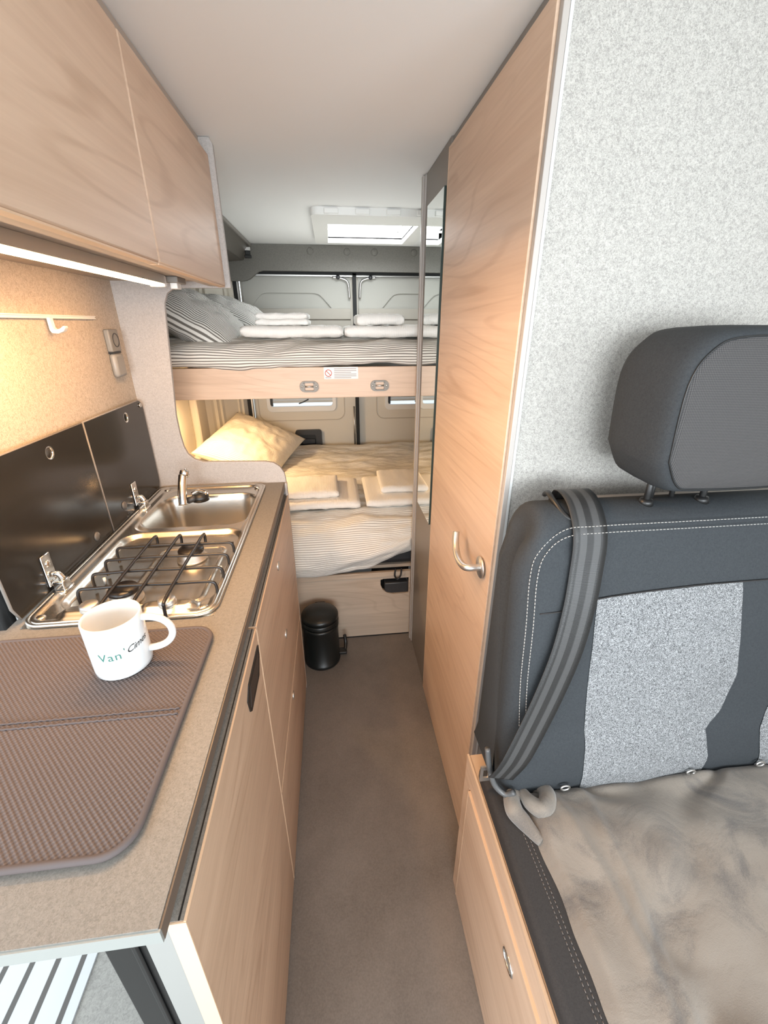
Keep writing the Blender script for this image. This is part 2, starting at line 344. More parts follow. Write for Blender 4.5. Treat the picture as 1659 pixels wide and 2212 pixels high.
# rear doors
def rear_door(n, x0, x1, sgn):
    # window opening in the lower part, shallow moulded recess in the upper part
    wx0, wx1 = (-0.455, 0.01) if sgn < 0 else (0.39, 0.85)
    d = plate('door_%d' % n, [[(x0, 0.3), (x1, 0.3), (x1, 1.745), (x0, 1.745)], rrect(wx0, wx1, 0.885, 1.28, 0.03)], 'Y', 3.165, 3.19, cream, kind='structure')
    # raised upper lining with arch-shaped recess
    a0, a1 = (-0.50, 0.02) if sgn < 0 else (0.36, 0.88)
    arch = [(a0+0.0, 1.545), (a1, 1.545), (a1-0.05, 1.60), (a1-0.075, 1.623), (a1-0.11, 1.632), (a0+0.11, 1.632), (a0+0.075, 1.623), (a0+0.05, 1.60)]
    plate('door_panel', [[(x0+0.015, 1.54), (x1-0.018, 1.54), (x1-0.018, 1.725), (x0+0.015, 1.725)], [(p[0], min(max(p[1], 1.543), 1.70)) for p in arch]], 'Y', 3.148, 3.166, cream_g, d)
    plate('recess_back', [[(a0-0.01, 1.543), (a1+0.01, 1.543), (a1+0.01, 1.64), (a0-0.01, 1.64)]], 'Y', 3.160, 3.166, grey_p if False else cream_g, d)
    box('door_ledge', [(x0+0.015, x1-0.018, 3.135, 3.166, 1.475, 1.54), (x0+0.015, x1-0.018, 3.145, 3.166, 1.30, 1.475)], mat_door, d, bevel=0.003)
    box('metal_edge', (x0, x1, 3.14, 3.165, 1.727, 1.735), satin, d)
    fr = plate('window_frame', [rrect(wx0-0.012, wx1+0.012, 0.868, 1.29, 0.035), rrect(wx0+0.012, wx1-0.012, 0.905, 1.27, 0.02)], 'Y', 3.150, 3.172, white_p, d, bevel=0.003)
    plate('pane', [rrect(wx0, wx1, 0.89, 1.28, 0.02)], 'Y', 3.178, 3.182, glass_m, fr)
    bl = bmesh.new()
    for k in range(7): addbox(bl, wx0+0.03, wx1-0.012, 3.158+0.004*(k % 2), 3.168, 0.93+0.02*k, 0.948+0.02*k)
    link('pleated_blind', bmd(bl), blind_m, fr)
    box('blind_gap', (wx0+0.012, wx0+0.03, 3.155, 3.168, 0.91, 1.27), black_p, fr)
    tube('cord', [( (wx0+wx1)/2-0.02, 3.150, 0.925), ((wx0+wx1)/2+0.01, 3.148, 0.935), ((wx0+wx1)/2+0.05, 3.148, 0.955)], 0.004, dark_p, fr)
    # groove line around the window
    plate('moulded_border', [rrect(wx0-0.075, wx1+0.075, 0.80, 1.29, 0.06), rrect(wx0-0.069, wx1+0.069, 0.806, 1.284, 0.055)], 'Y', 3.161, 3.166, cream_line, d)
    # inner latch
    hx0, hx1 = (-0.285, -0.093) if sgn < 0 else (0.63, 0.80)
    h = plate('door_handle', [rrect(hx0, hx1, 0.60, 0.735, 0.02), rrect(hx0+0.03, hx1-0.045, 0.62, 0.70, 0.01)], 'Y', 3.135, 3.166, dark_p, d, bevel=0.004)
    box('pull_cup', (hx0+0.028, hx1-0.043, 3.158, 3.165, 0.618, 0.70), black_p, h)
    box('pull_lever', (hx0+0.045, hx1-0.05, 3.14, 3.15, 0.63, 0.668), dark_p, h, bevel=0.003)
    # gas strut catch at the top by the centre
    ex = x1-0.02 if sgn < 0 else x0+0.02
    s = sgn
    bmc = bmesh.new()
    addtube(bmc, smoothpath([(ex+s*0.11, 3.13, 1.722), (ex+s*0.05, 3.13, 1.715), (ex+s*0.012, 3.13, 1.690), (ex+s*0.004, 3.13, 1.60)]), 0.007, 8)
    link('check_arm', bmd(bmc), satin, d, smooth=True)
    lathe('arm_roller', [(0.0, -0.012), (0.013, -0.010), (0.013, 0.012), (0.0, 0.014)], (ex+s*0.075, 3.122, 1.722), dark_p, d, n=16, axis='Y')
    return d
mat_door = mat('beige_grey_door_lining', (0.40, 0.37, 0.32), 0.6)
blind_m = mat('grey_pleated_blind', (0.55, 0.58, 0.58), 0.7)
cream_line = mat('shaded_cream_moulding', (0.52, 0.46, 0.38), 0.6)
rear_door(1, -0.556, 0.165, -1); rear_door(2, 0.185, 1.0, 1)
box('trim_3', (0.163, 0.187, 3.12, 3.19, 0.4, 1.745), rubber, kind='structure')
box('trim_4', (-0.60, 1.10, 3.12, 3.17, 1.735, 1.80), rubber, kind='structure')
tube('locking_rod', [(0.150, 3.135, 0.62), (0.150, 3.135, 0.90)], 0.006, satin, n=8, label='thin metal locking rod at the centre joint of the rear doors', cat='rod')
# roof hatch
win = plate('window_1', [rrect(-0.055, 0.50, 2.12, 2.83, 0.03), [(0.015, 2.305), (0.432, 2.305), (0.432, 2.795), (0.015, 2.795)]], 'Z', 1.862, 1.892, white_p, kind='structure', bevel=0.008)
box('hatch_shaft', [(0.005, 0.015, 2.305, 2.80, 1.885, 1.96), (0.432, 0.442, 2.305, 2.80, 1.885, 1.96), (0.005, 0.442, 2.795, 2.805, 1.885, 1.96), (0.005, 0.442, 2.295, 2.305, 1.885, 1.96)], white_p, win)
box('hatch_crossbar', [(0.015, 0.432, 2.70, 2.712, 1.905, 1.915), (0.39, 0.40, 2.305, 2.80, 1.905, 1.915)], white_p, win)
box('hatch_clip', [(0.0+0.13*k, 0.06+0.13*k, 2.108, 2.125, 1.865, 1.885) for k in range(4)], white_p, win, bevel=0.003)

# sliding-door opening, left front
box('trim_5', (-0.655, -0.615, 0.775, 0.80, 0.0, 1.89), paint_w, kind='structure', bevel=0.006)
box('trim_6', (-0.715, -0.66, 0.76, 0.80, 0.0, 1.89), rubber, kind='structure', bevel=0.01)
dr = thing('sliding_door', 'white sliding door pushed back behind the kitchen wall with dark glass', 'door', (-0.80, 0.95, -0.1))
box('door_skin', (-0.78, -0.74, 0.80, 1.40, -0.1, 1.80), paint_w, dr, bevel=0.01)
box('door_seal', (-0.80, -0.74, 0.782, 0.7995, -0.1, 1.80), rubber, dr, bevel=0.006)
pl = plate('rug', [rrect(-1.60, -0.815, 0.30, 1.6, 0.02)], 'Z', -0.36, -0.352, rug_m, label='white rug with charcoal stripes on the paving outside the sliding door', cat='rug')
box('step_tread', (-0.62, -0.30, 0.2, 0.5, -0.36, -0.34), pave, label='grey step outside below the kitchen end', cat='step') if False else None

# ---------------------------------------------------------------- partition at the end of the kitchen
out = [(-0.80, 0.0), (-0.176, 0.0), (-0.176, 0.955), (-0.180, 0.978), (-0.192, 0.999), (-0.212, 1.014), (-0.24, 1.02), (-0.44, 1.026), (-0.468, 1.036), (-0.486, 1.054), (-0.495, 1.08), (-0.499, 1.12), (-0.500, 1.18), (-0.474, 1.47), (-0.470, 1.505), (-0.458, 1.53), (-0.436, 1.543), (-0.278, 1.544), (-0.278, 1.875), (-0.285, 1.889), (-0.80, 1.889)]
plate('partition_panel', [out], 'Y', 1.432, 1.447, lam_grey, bevel=0.002, label='tall speckled grey partition panel with rounded cut-out behind the sink', cat='partition')

# ---------------------------------------------------------------- kitchen
kt = thing('kitchen_cabinet', 'light oak kitchen base cabinet under the stone-look worktop', 'cabinet', (-0.39, 0.9, 0))
box('carcass', [(-0.60, -0.192, 0.64, 1.430, 0.0, 0.79), (-0.60, -0.192, 0.64, 0.66, 0.79, 0.921), (-0.225, -0.192, 0.66, 1.430, 0.79, 0.921), (-0.60, -0.59, 0.66, 1.43, 0.79, 0.921), (-0.255, -0.192, 0.30, 0.64, 0.0, 0.921)], counter, kt)
box('end_panel', (-0.218, -0.190, 0.246, 0.30, 0.0, 0.922), mat('grey_end_panel', (0.26, 0.26, 0.245), 0.5), kt, bevel=0.001)
box('fridge_frame', [(-0.275, -0.2185, 0.262, 0.30, 0.0, 0.920), (-0.245, -0.238, 0.258, 0.262, 0.0, 0.9)], black_p, kt, bevel=0.002)
def front(name, y0, y1, z0, z1, lab=None):
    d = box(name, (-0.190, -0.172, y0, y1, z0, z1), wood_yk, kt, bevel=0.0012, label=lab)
    box('edge_band', [(-0.1742, -0.1715, y0, y1, z1-0.001, z1+0.0008), (-0.1905, -0.1715, y0-0.0012, y0+0.0004, z0, z1), (-0.1905, -0.1715, y1-0.0004, y1+0.0012, z0, z1)], wood_edge, d)
    box('top_cap', (-0.190, -0.1738, y0+0.001, y1-0.001, z1, z1+0.0006), counter if z1 > 0.5 else wood_edge, d)
    if z1 > 0.5: box('gap_shade_strip', (-0.1800, -0.1782, y0+0.001, y1-0.001, z1+0.0006, z1+0.0010), black_p, d)  # thin black strip painted in for the shade between worktop and front
    return d
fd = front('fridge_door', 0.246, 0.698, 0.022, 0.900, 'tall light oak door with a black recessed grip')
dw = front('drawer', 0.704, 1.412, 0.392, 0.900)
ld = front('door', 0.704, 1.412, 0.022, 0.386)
box('kitchen_edge', (-0.1795, -0.172, 1.414, 1.431, 0.0, 0.945), lam_grey, kt)
# recessed grip
gp = [(0.562, 0.852), (0.568, 0.822), (0.578, 0.813), (0.664, 0.813), (0.688, 0.845), (0.690, 0.866), (0.684, 0.870), (0.584, 0.870)]
g = plate('recessed_grip', [gp], 'X', -0.1722, -0.1700, black_p, fd)
plate('grip_cavity', [[(0.575, 0.825), (0.655, 0.825), (0.676, 0.848), (0.676, 0.860), (0.590, 0.860)]], 'X', -0.1701, -0.1695, mat('brown_black_cavity', (0.03, 0.02, 0.015), 0.6), g)
for (y, z, p) in ((1.037, 0.84, dw), (1.037, 0.606, dw), (1.042, 0.354, ld)):
    plate('push_latch', [circ(y, z, 0.013, 20)], 'X', -0.172, -0.1695, satin, p, smooth=False)
# worktop with cut-out
plate('worktop', [[(-0.635, 0.224), (-0.182, 0.224), (-0.182, 1.4315), (-0.605, 1.4315), (-0.605, 0.69), (-0.635, 0.69)], rrect(-0.570, -0.252, 0.705, 1.398, 0.04)], 'Z', 0.923, 0.944, counter, label='long stone-look grey brown worktop holding sink and hob', cat='worktop')
wt = bpy.data.objects['worktop']
box('edge_band', (-0.1818, -0.1795, 0.2242, 1.4313, 0.924, 0.9425), counter_edge, wt)
box('front_edge_band', (-0.635, -0.1800, 0.2215, 0.2241, 0.924, 0.9425), counter_edge_n, wt)

# combined sink and hob
X0, X1, Y0, Y1 = -0.583, -0.243, 0.690, 1.410
sk = thing('sink_hob_unit', 'stainless steel sink and two-burner hob set into the worktop', 'sink and hob', ((X0+X1)/2, 1.05, 0.944))
def sdr(x, y, cx, cy, hx, hy, r):
    qx, qy = abs(x-cx)-hx+r, abs(y-cy)-hy+r
    return math.hypot(max(qx, 0), max(qy, 0))+min(max(qx, qy), 0)-r
def sinkz(x, y):
    z = 0.9475
    d = sdr(x, y, (X0+X1)/2, 1.05, 0.170, 0.360, 0.035)
    z += 0.004*sst(-0.020, -0.010, d)*(1-sst(-0.006, 0.0, d)) - 0.003*sst(-0.004, 0, d)
    b = sdr(x, y, -0.402, 1.222, 0.140, 0.115, 0.05); z -= 0.13*sst(0.008, -0.026, b)
    b2 = sdr(x, y, -0.402, 1.235, 0.146, 0.158, 0.045); z -= 0.004*sst(0.004, -0.004, b2)
    t = sdr(x, y, -0.402, 0.90, 0.150, 0.165, 0.045); z -= 0.012*sst(0.004, -0.012, t)
    i = sdr(x, y, -0.36, 0.87, 0.075, 0.115, 0.02); z += 0.0025*sst(0.004, -0.003, abs(i)-0.002)
    for kx in (-0.475, -0.335):
        k = sdr(x, y, kx, 0.722, 0.050, 0.016, 0.016); z += 0.010*sst(0.008, -0.010, k)*sst(-0.03, -0.0, -abs(0)) if False else 0.0
        z += 0.011*sst(0.010, -0.008, k)
    return z
NU, NV = 150, 300
surf('steel_top', NU, NV, lambda u, v: (X0+(X1-X0)*u, Y0+(Y1-Y0)*v, sinkz(X0+(X1-X0)*u, Y0+(Y1-Y0)*v)), steel, sk)
# clip the square corners by a rounded rim tube and skirt
rim = [(p[0], p[1], 0.9475) for p in rrect(X0, X1, Y0, Y1, 0.034, 8)]
tube('rim', rim, 0.0040, steel, sk, closed=True, n=8)
for (x, y) in ((-0.562, 0.716), (-0.268, 0.716), (-0.268, 1.384), (-0.555, 1.384)):
    lathe('screw', [(0.0, 0.003), (0.004, 0.0035), (0.008, 0.002), (0.0095, 0.0)], (x, y, 0.9475), steel, sk, n=20)
lathe('sink_drain', [(0, 0.001), (0.018, 0.001), (0.02, 0.004), (0.026, 0.004), (0.028, 0.0)], (-0.42, 1.25, 0.8215), chrome, sk, n=24)
for (x, y) in ((-0.350, 0.93), (-0.437, 0.775)):
    b = lathe('burner', [(0.034, 0), (0.034, 0.004), (0.029, 0.006), (0.029, 0.018), (0.026, 0.020), (0.0, 0.020)], (x, y, 0.9375), satin, sk, n=36)
    lathe('burner_cap', [(0.0, 0.0295), (0.026, 0.0285), (0.029, 0.025), (0.029, 0.021), (0.024, 0.019)], (x, y, 0.9375), blk_coat, b, n=36)
for kx in (-0.475, -0.335):
    lathe('hob_knob', [(0.017, 0), (0.016, 0.010), (0.014, 0.012), (0.0, 0.012)], (kx, 0.722, 0.9565), satin, sk, n=24)
    # spark points near burners
tube('spark_pin', [(-0.268, 0.86, 0.937), (-0.268, 0.86, 0.952)], 0.003, white_p, sk, n=8)
tube('spark_pin', [(-0.505, 0.84, 0.937), (-0.505, 0.84, 0.952)], 0.003, white_p, sk, n=8)
# pan support
gr = bmesh.new(); zt = 0.977
for k, y in enumerate((0.760, 0.816, 0.872, 0.928)):
    xl, xr = -0.512, -0.252
    addtube(gr, smoothpath([(xl, y-0.002, 0.941), (xl, y-0.002, zt-0.012), (xl+0.006, y, zt-0.001), (xl+0.03, y, zt), (-0.42, y, zt+0.002), (-0.34, y, zt), (xr-0.03, y, zt), (xr-0.006, y, zt-0.002), (xr, y, zt-0.012), (xr, y, 0.950)], 4), 0.0033, 8)
for x in (-0.440, -0.384, -0.328):
    addtube(gr, smoothpath([(x, 0.688, 0.95), (x, 0.690, zt-0.006), (x, 0.70, zt+0.003), (x, 0.80, zt+0.006), (x, 0.90, zt+0.006), (x, 0.966, zt+0.005), (x, 0.975, zt-0.004), (x, 0.972, 0.955)], 4), 0.0034, 8)
addtube(gr, [(-0.505, 0.700, 0.948), (-0.26, 0.700, 0.948)], 0.0022, 6)
addtube(gr, [(-0.505, 0.965, 0.956), (-0.26, 0.965, 0.956)], 0.0022, 6)
link('pan_support', bmd(gr), blk_coat, sk, smooth=True)
# glass lids raised against the wall
def lid(y0, y1, hy, lr, rr):
    lp = []
    r = 0.028
    pts = [(y0, 0.9515), (y1, 0.9515), (y1, 1.236), (y0, 1.236)]
    def corner(cy, cz, a): return [(cy+r*math.cos(math.radians(a+15*i)), cz+r*math.sin(math.radians(a+15*i))) for i in range(7)]
    L = [(y0, 0.98), (y0+0.01, 0.953)] if lr else [(y0, 0.9515)]
    L += [(y1-0.01, 0.953), (y1, 0.97)] if rr else [(y1, 0.9515)]
    L += corner(y1-r, 1.236-r, 0) if rr else [(y1, 1.236)]
    L += corner(y0+r, 1.236-r, 90) if lr else [(y0, 1.236)]
    p = plate('glass_lid', [L, circ(hy, 1.205, 0.0135, 20)], 'X', -0.5935, -0.5875, glassd, sk)
    bm = bmesh.new(); addtube(bm, [(-0.5905, q[0], q[1]) for q in circ(hy, 1.205, 0.0135, 24)], 0.0032, 8, closed=True)
    link('finger_hole_ring', bmd(bm), chrome, p, smooth=True)
    bm = bmesh.new(); addtube(bm, [(-0.5905, q[0], q[1]) for q in L], 0.0032, 6, closed=True)
    link('polished_edge', bmd(bm), glass_edge, p, smooth=True)
    return p
l1 = lid(0.700, 1.072, 0.930, True, False)
l2 = lid(1.080, 1.418, 1.295, False, True)
for hy, lp in ((0.812, l1), (1.235, l2)):
    h = box('hinge_plate', (-0.5875, -0.5835, hy-0.014, hy+0.014, 0.962, 1.030), chrome, lp, bevel=0.002)
    lathe('rivet', [(0, 0.0035), (0.006, 0.002), (0.008, 0)], (-0.5835, hy, 1.010), chrome, h, n=16, axis='X')
    hb = box('hinge_block', [(-0.583, -0.560, hy-0.012, hy+0.012, 0.949, 0.972), (-0.5845, -0.558, hy-0.018, hy+0.018, 0.9475, 0.953)], chrome, sk, bevel=0.003)
    tube('hinge_arm', smoothpath([(-0.581, hy, 0.985), (-0.572, hy, 0.985), (-0.566, hy, 0.972)], 4), 0.006, chrome, hb, n=10)
lathe('rubber_bumper', [(0, 0.005), (0.006, 0.004), (0.007, 0)], (-0.5875, 1.398, 1.222), chrome, l2, n=14, axis='X')
# small overlay on lid: round pale stopper seen at the lower part
for (y, z, pp) in ((1.00, 0.975, l1), (1.16, 0.990, l2)):
    lathe('glass_stopper', [(0, 0.004), (0.010, 0.003), (0.012, 0)], (-0.5875, y, z), mat('grey_rubber_stopper', (0.12, 0.11, 0.10), 0.4), pp, n=18, axis='X')
# tap
tp = thing('tap', 'chrome folding tap with black base at the corner of the sink', 'tap', (-0.430, 1.290, 0.945))
lathe('tap_base', [(0.026, 0), (0.026, 0.012), (0.020, 0.022), (0.012, 0.026), (0, 0.026)], (-0.425, 1.290, 0.9455), black_p, tp, n=32)
bm = bmesh.new(); addtube(bm, smoothpath([(-0.462, 1.240, 0.950), (-0.463, 1.250, 0.975), (-0.463, 1.268, 1.005), (-0.462, 1.285, 1.030)], 4), 0.0125, 20)
link('spout', bmd(bm), chrome, tp, smooth=True)
sp = lathe('spout_head', [(0, -0.014), (0.010, -0.012), (0.014, -0.004), (0.014, 0.004), (0.010, 0.012), (0, 0.014)], (-0.458, 1.290, 1.034), chrome, tp, n=24)
tube('lever', smoothpath([(-0.445, 1.285, 0.968), (-0.425, 1.287, 0.977), (-0.40, 1.28, 0.972)], 5), 0.0075, chrome, tp, n=12)
tube('spout_joint', [(-0.455, 1.262, 0.955), (-0.428, 1.285, 0.958)], 0.010, dark_p, tp, n=14)

# drying mat and mug
dm = thing('drying_mat', 'brown grey waffle drying mat on the near end of the worktop', 'mat', (-0.42, 0.465, 0.944))
mo = rrect(-0.612, -0.231, 0.286, 0.648, 0.032, 8)
mp_ = plate('mat_body', [mo], 'Z', 0.9445, 0.9525, mat_m, dm, bevel=0.002)
tube('piping', [(p[0], p[1], 0.950) for p in mo], 0.0042, mat_e, dm, closed=True, n=8)
for yy in (0.459, 0.468):
    tube('seam', [(-0.608+0.003*i, yy+0.0005*math.sin(i*2.2), 0.9532+0.0007*math.sin(i*2.0)) for i in range(125)], 0.0014, mat_e, dm, n=6)
mg = thing('mug', 'white ceramic mug standing on the drying mat', 'mug', (-0.350, 0.570, 0.9525))
mc = (-0.350, 0.570, 0.9530)
lathe('cup', [(0, 0), (0.037, 0), (0.0405, 0.003), (0.0412, 0.010), (0.0412, 0.092), (0.0405, 0.0945), (0.0385, 0.0945), (0.0375, 0.091), (0.0372, 0.012), (0.033, 0.006), (0, 0.0055)], mc, ceramic, mg, n=64)
ha = math.radians(3)
hd = Vector((math.cos(ha), math.sin(ha), 0))
bm = bmesh.new(); hp_ = []
for i in range(17):
    t = math.radians(-88+176*i/16)
    r_ = 0.039+0.042*max(math.cos(t), 0)**0.8; hp_.append(Vector(mc)+hd*r_+Vector((0, 0, 0.055+0.030*math.sin(t))))
addtube(bm, hp_, 0.0055, 12); link('mug_handle', bmd(bm), ceramic, mg, smooth=True)
def curved_text(txt, size, shear, ang0, z0, tilt, col, name, spacing=1.0):
    cu = bpy.data.curves.new(name, 'FONT'); cu.body = txt; cu.size = size; cu.shear = shear; cu.extrude = 0.0; cu.resolution_u = 4; cu.space_character = spacing
    to = bpy.data.objects.new('tmp', cu); COL.objects.link(to); bpy.context.view_layer.update()
    me = bpy.data.meshes.new_from_object(to.evaluated_get(bpy.context.evaluated_depsgraph_get()))
    bpy.data.objects.remove(to)
    bm = bmesh.new(); bm.from_mesh(me)
    bmesh.ops.subdivide_edges(bm, edges=bm.edges[:], cuts=1)
    for v in bm.verts:
        x, y = v.co.x, v.co.y+v.co.x*tilt
        a = ang0 + x/0.0418
        v.co = Vector((mc[0]+0.0418*math.cos(a), mc[1]+0.0418*math.sin(a), mc[2]+z0+y))
    m2 = bpy.data.meshes.new(name); bm.to_mesh(m2); bm.free()
    return link(name, m2, mat(name+'_ink', col, 0.4), mg)
acam = math.atan2(-0.570, 0.350)
curved_text("Van", 0.0195, 0.0, acam-0.80, 0.040, 0.02, (0.05, 0.17, 0.14), 'green_lettering', 1.1)
curved_text("'", 0.015, 0.0, acam+0.04, 0.046, 0.02, (0.03, 0.12, 0.10), 'apostrophe')
curved_text("Cimes", 0.0150, 0.35, acam+0.12, 0.045, 0.12, (0.01, 0.012, 0.012), 'black_lettering', 0.95)

# hook rail, socket, led strip
hr_ = thing('hook_rail', 'thin white rail with one sliding hook on the felt wall above the lids', 'rail', (-0.60, 1.0, 1.46))
box('rail', [(-0.605, -0.600, 0.72, 1.286, 1.460, 1.468), (-0.600, -0.5975, 0.72, 1.286, 1.4655, 1.468), (-0.600, -0.5975, 0.72, 1.286, 1.460, 1.4625)], white_p, hr_, bevel=0.0006)
plate('hook', [[(-0.600, 1.462), (-0.594, 1.462), (-0.593, 1.442), (-0.589, 1.438), (-0.579, 1.440), (-0.570, 1.446), (-0.567, 1.443), (-0.572, 1.435), (-0.584, 1.430), (-0.597, 1.431), (-0.600, 1.437)]], 'Y', 1.075, 1.089, white_p, hr_, bevel=0.001)
so = thing('wall_socket', 'small grey socket and switch unit on the felt wall by the partition', 'socket', (-0.60, 1.345, 1.31))
s1 = box('socket_body', (-0.605, -0.590, 1.318, 1.374, 1.378, 1.436), grey_p, so, bevel=0.004)
bm = bmesh.new(); addtube(bm, [(-0.5905, q[0], q[1]) for q in circ(1.350, 1.408, 0.017, 28)], 0.0018, 6, closed=True); link('socket_ring', bmd(bm), dark_p, s1, smooth=True)
s2 = box('switch_cover', (-0.605, -0.587, 1.316, 1.372, 1.312, 1.374), mat('mid_grey_plastic', (0.29, 0.275, 0.25), 0.4), so, bevel=0.008)
box('switch_shadow_gap', (-0.604, -0.592, 1.320, 1.370, 1.374, 1.378), black_p, so)

# ---------------------------------------------------------------- overhead cabinets
UX = -0.292
def wallcab(y0, y1, lab):
    c = thing('wall_cabinet', lab, 'cabinet', (-0.45, (y0+y1)/2, 1.55), 'overhead kitchen cabinets')
    box('carcass', [(-0.605, UX-0.020, y0, y1, 1.560, 1.888), (UX-0.045, UX-0.020, y0, y1, 1.548, 1.560)], taupe_l if False else lam_t, c)
    d = box('cabinet_door', (UX-0.018, UX, y0+0.0012, y1-0.0012, 1.548, 1.852), wood_y, c, bevel=0.003)
    box('lower_lip', (UX-0.018, UX-0.002, y0+0.002, y1-0.002, 1.5455, 1.548), wood_edge, d)
    return c
lam_t = mat('taupe_cabinet_laminate', (0.40, 0.335, 0.28), 0.5)
wallcab(0.906, 1.4315, 'light oak overhead cabinet next to the partition, farther one')
wallcab(0.0, 0.904, 'light oak overhead cabinet above the LED strip, nearer one')
le = thing('led_strip_light', 'glowing warm LED strip lamp under the overhead cabinets', 'lamp', (-0.42, 0.6, 1.535))
box('channel', [(-0.435, -0.400, 0.35, 1.245, 1.550, 1.5595), (-0.437, -0.434, 0.35, 1.245, 1.540, 1.5595), (-0.401, -0.398, 0.35, 1.245, 1.540, 1.5595)], satin, le)
bm = bmesh.new(); addtube(bm, [(-0.4175, 0.36, 1.546), (-0.4175, 1.243, 1.546)], 0.0125, 16); link('diffuser', bmd(bm), led_m, le, smooth=True)
box('clear_end_cap', (-0.436, -0.399, 1.245, 1.262, 1.533, 1.5595), mat('clear_polished_plastic', (0.75, 0.74, 0.72), 0.1), le, bevel=0.003)
plug = thing('cable_connector', 'white cable connector in a dark clip beside the LED strip end', 'connector', (-0.395, 1.31, 1.54))
box('clip', (-0.408, -0.376, 1.275, 1.345, 1.545, 1.5595), taupe, plug, bevel=0.002)
box('white_plug', (-0.402, -0.384, 1.292, 1.325, 1.532, 1.548), white_p, plug, bevel=0.002)

# ---------------------------------------------------------------- wardrobe / washroom block on the right
WX = 0.335
wd = thing('wardrobe', 'tall light oak wardrobe cabin with mirror and lever handle', 'wardrobe', (0.745, 1.235, 0))
box('carcass', (WX+0.004, 1.158, 0.785, 1.690, 0.0, 1.888), taupe, wd)
box('felt_side', (WX+0.012, 1.158, 0.767, 0.785, 0.0, 1.888), felt_grey, wd)
box('corner_profile', [(WX-0.002, WX+0.008, 0.764, 0.776, 0.0, 1.888)], taupe_l, wd, bevel=0.001)
box('pale_seal', [(WX+0.008, WX+0.013, 0.7635, 0.772, 0.0, 1.888)], mat('pale_grey_seal', (0.55, 0.56, 0.55), 0.5), wd)
dd = box('wardrobe_door', (WX-0.006, WX+0.004, 0.778, 1.352, 0.006, 1.866), wood_y, wd, bevel=0.0012)
box('edge_band', [(WX-0.0064, WX+0.004, 1.3518, 1.3532, 0.006, 1.866)], wood_edge, dd)
hy_, hz_ = 0.826, 0.928
hn = lathe('lever_handle', [(0, 0.006), (0.022, 0.0055), (0.026, 0.002), (0.026, 0)], (WX-0.0068-0.0058, hy_, hz_), satin, dd, n=32, axis='X')
hn2 = bmesh.new()
addtube(hn2, smoothpath([(WX-0.010, hy_, hz_), (WX-0.035, hy_, hz_), (WX-0.046, hy_+0.012, hz_-0.003), (WX-0.048, hy_+0.045, hz_-0.006), (WX-0.046, hy_+0.075, hz_-0.002), (WX-0.043, hy_+0.100, hz_+0.012), (WX-0.038, hy_+0.118, hz_+0.036)], 6), 0.0085, 14)
link('lever', bmd(hn2), satin, hn, smooth=True)
box('side_board', (WX-0.001, WX+0.004, 1.354, 1.655, 0.004, 1.888), mat('brown_taupe_laminate', (0.20, 0.175, 0.15), 0.42), wd)
mi = box('mirror', (WX-0.006, WX-0.001, 1.388, 1.606, 0.773, 1.792), mirror_m, wd)
box('mirror_edge', (WX-0.0065, WX-0.001, 1.383, 1.388, 0.773, 1.792), mat('green_black_glass_edge', (0.03, 0.05, 0.045), 0.3), mi)
box('end_post', [(WX-0.006, WX+0.01, 1.655, 1.672, 0.0, 1.888), (WX-0.011, WX+0.01, 1.672, 1.690, 0.0, 1.888)], taupe_l, wd, bevel=0.002)

# ---------------------------------------------------------------- upper bunk
bf = thing('bunk_board', 'light oak board along the front of the upper bunk', 'bunk board', (0.2, 1.73, 1.18))
box('board', (-0.80, 1.15, 1.720, 1.740, 1.184, 1.298), wood_x, bf, bevel=0.0015)
box('slat_base', (-0.795, 1.15, 1.742, 3.00, 1.20, 1.222), wood_low, bf)
for cx in (-0.088, 0.185):
    r = plate('strap_anchor', [rrect(cx-0.036, cx+0.036, 1.207, 1.248, 0.019, 6), rrect(cx-0.017, cx+0.017, 1.2135, 1.2250, 0.003, 2), rrect(cx-0.017, cx+0.017, 1.2300, 1.2415, 0.003, 2)], 'Y', 1.712, 1.720, grey_p, bf, bevel=0.0015)
    tube('pin', [(cx-0.016, 1.7125, 1.2275), (cx+0.016, 1.7125, 1.2275)], 0.003, satin, r, n=8)
    for sx in (-0.027, 0.027): lathe('screw', [(0, -0.002), (0.003, -0.0015), (0.004, 0)], (cx+sx, 1.712, 1.2275), satin, r, n=12, axis='Y')
st = box('warning_sticker', (-0.029, 0.102, 1.7188, 1.720, 1.254, 1.298), mat('white_sticker', (0.80, 0.78, 0.75), 0.5), bf)
bm = bmesh.new(); addtube(bm, [(q[0], 1.7184, q[1]) for q in circ(-0.012, 1.276, 0.012, 24)], 0.0014, 6, closed=True); addtube(bm, [(-0.020, 1.7184, 1.284), (-0.004, 1.7184, 1.268)], 0.0013, 6)
link('prohibition_sign', bmd(bm), mat('red_print', (0.55, 0.10, 0.08), 0.5), st)
box('print_lines', [(0.010, 0.095-0.02*(k % 3 == 2), 1.7183, 1.7188, 1.290-0.0065*k, 1.2925-0.0065*k) for k in range(6)] + [(-0.024, -0.002, 1.7183, 1.7188, 1.258, 1.2605)], mat('grey_print', (0.35, 0.31, 0.30), 0.6), st)

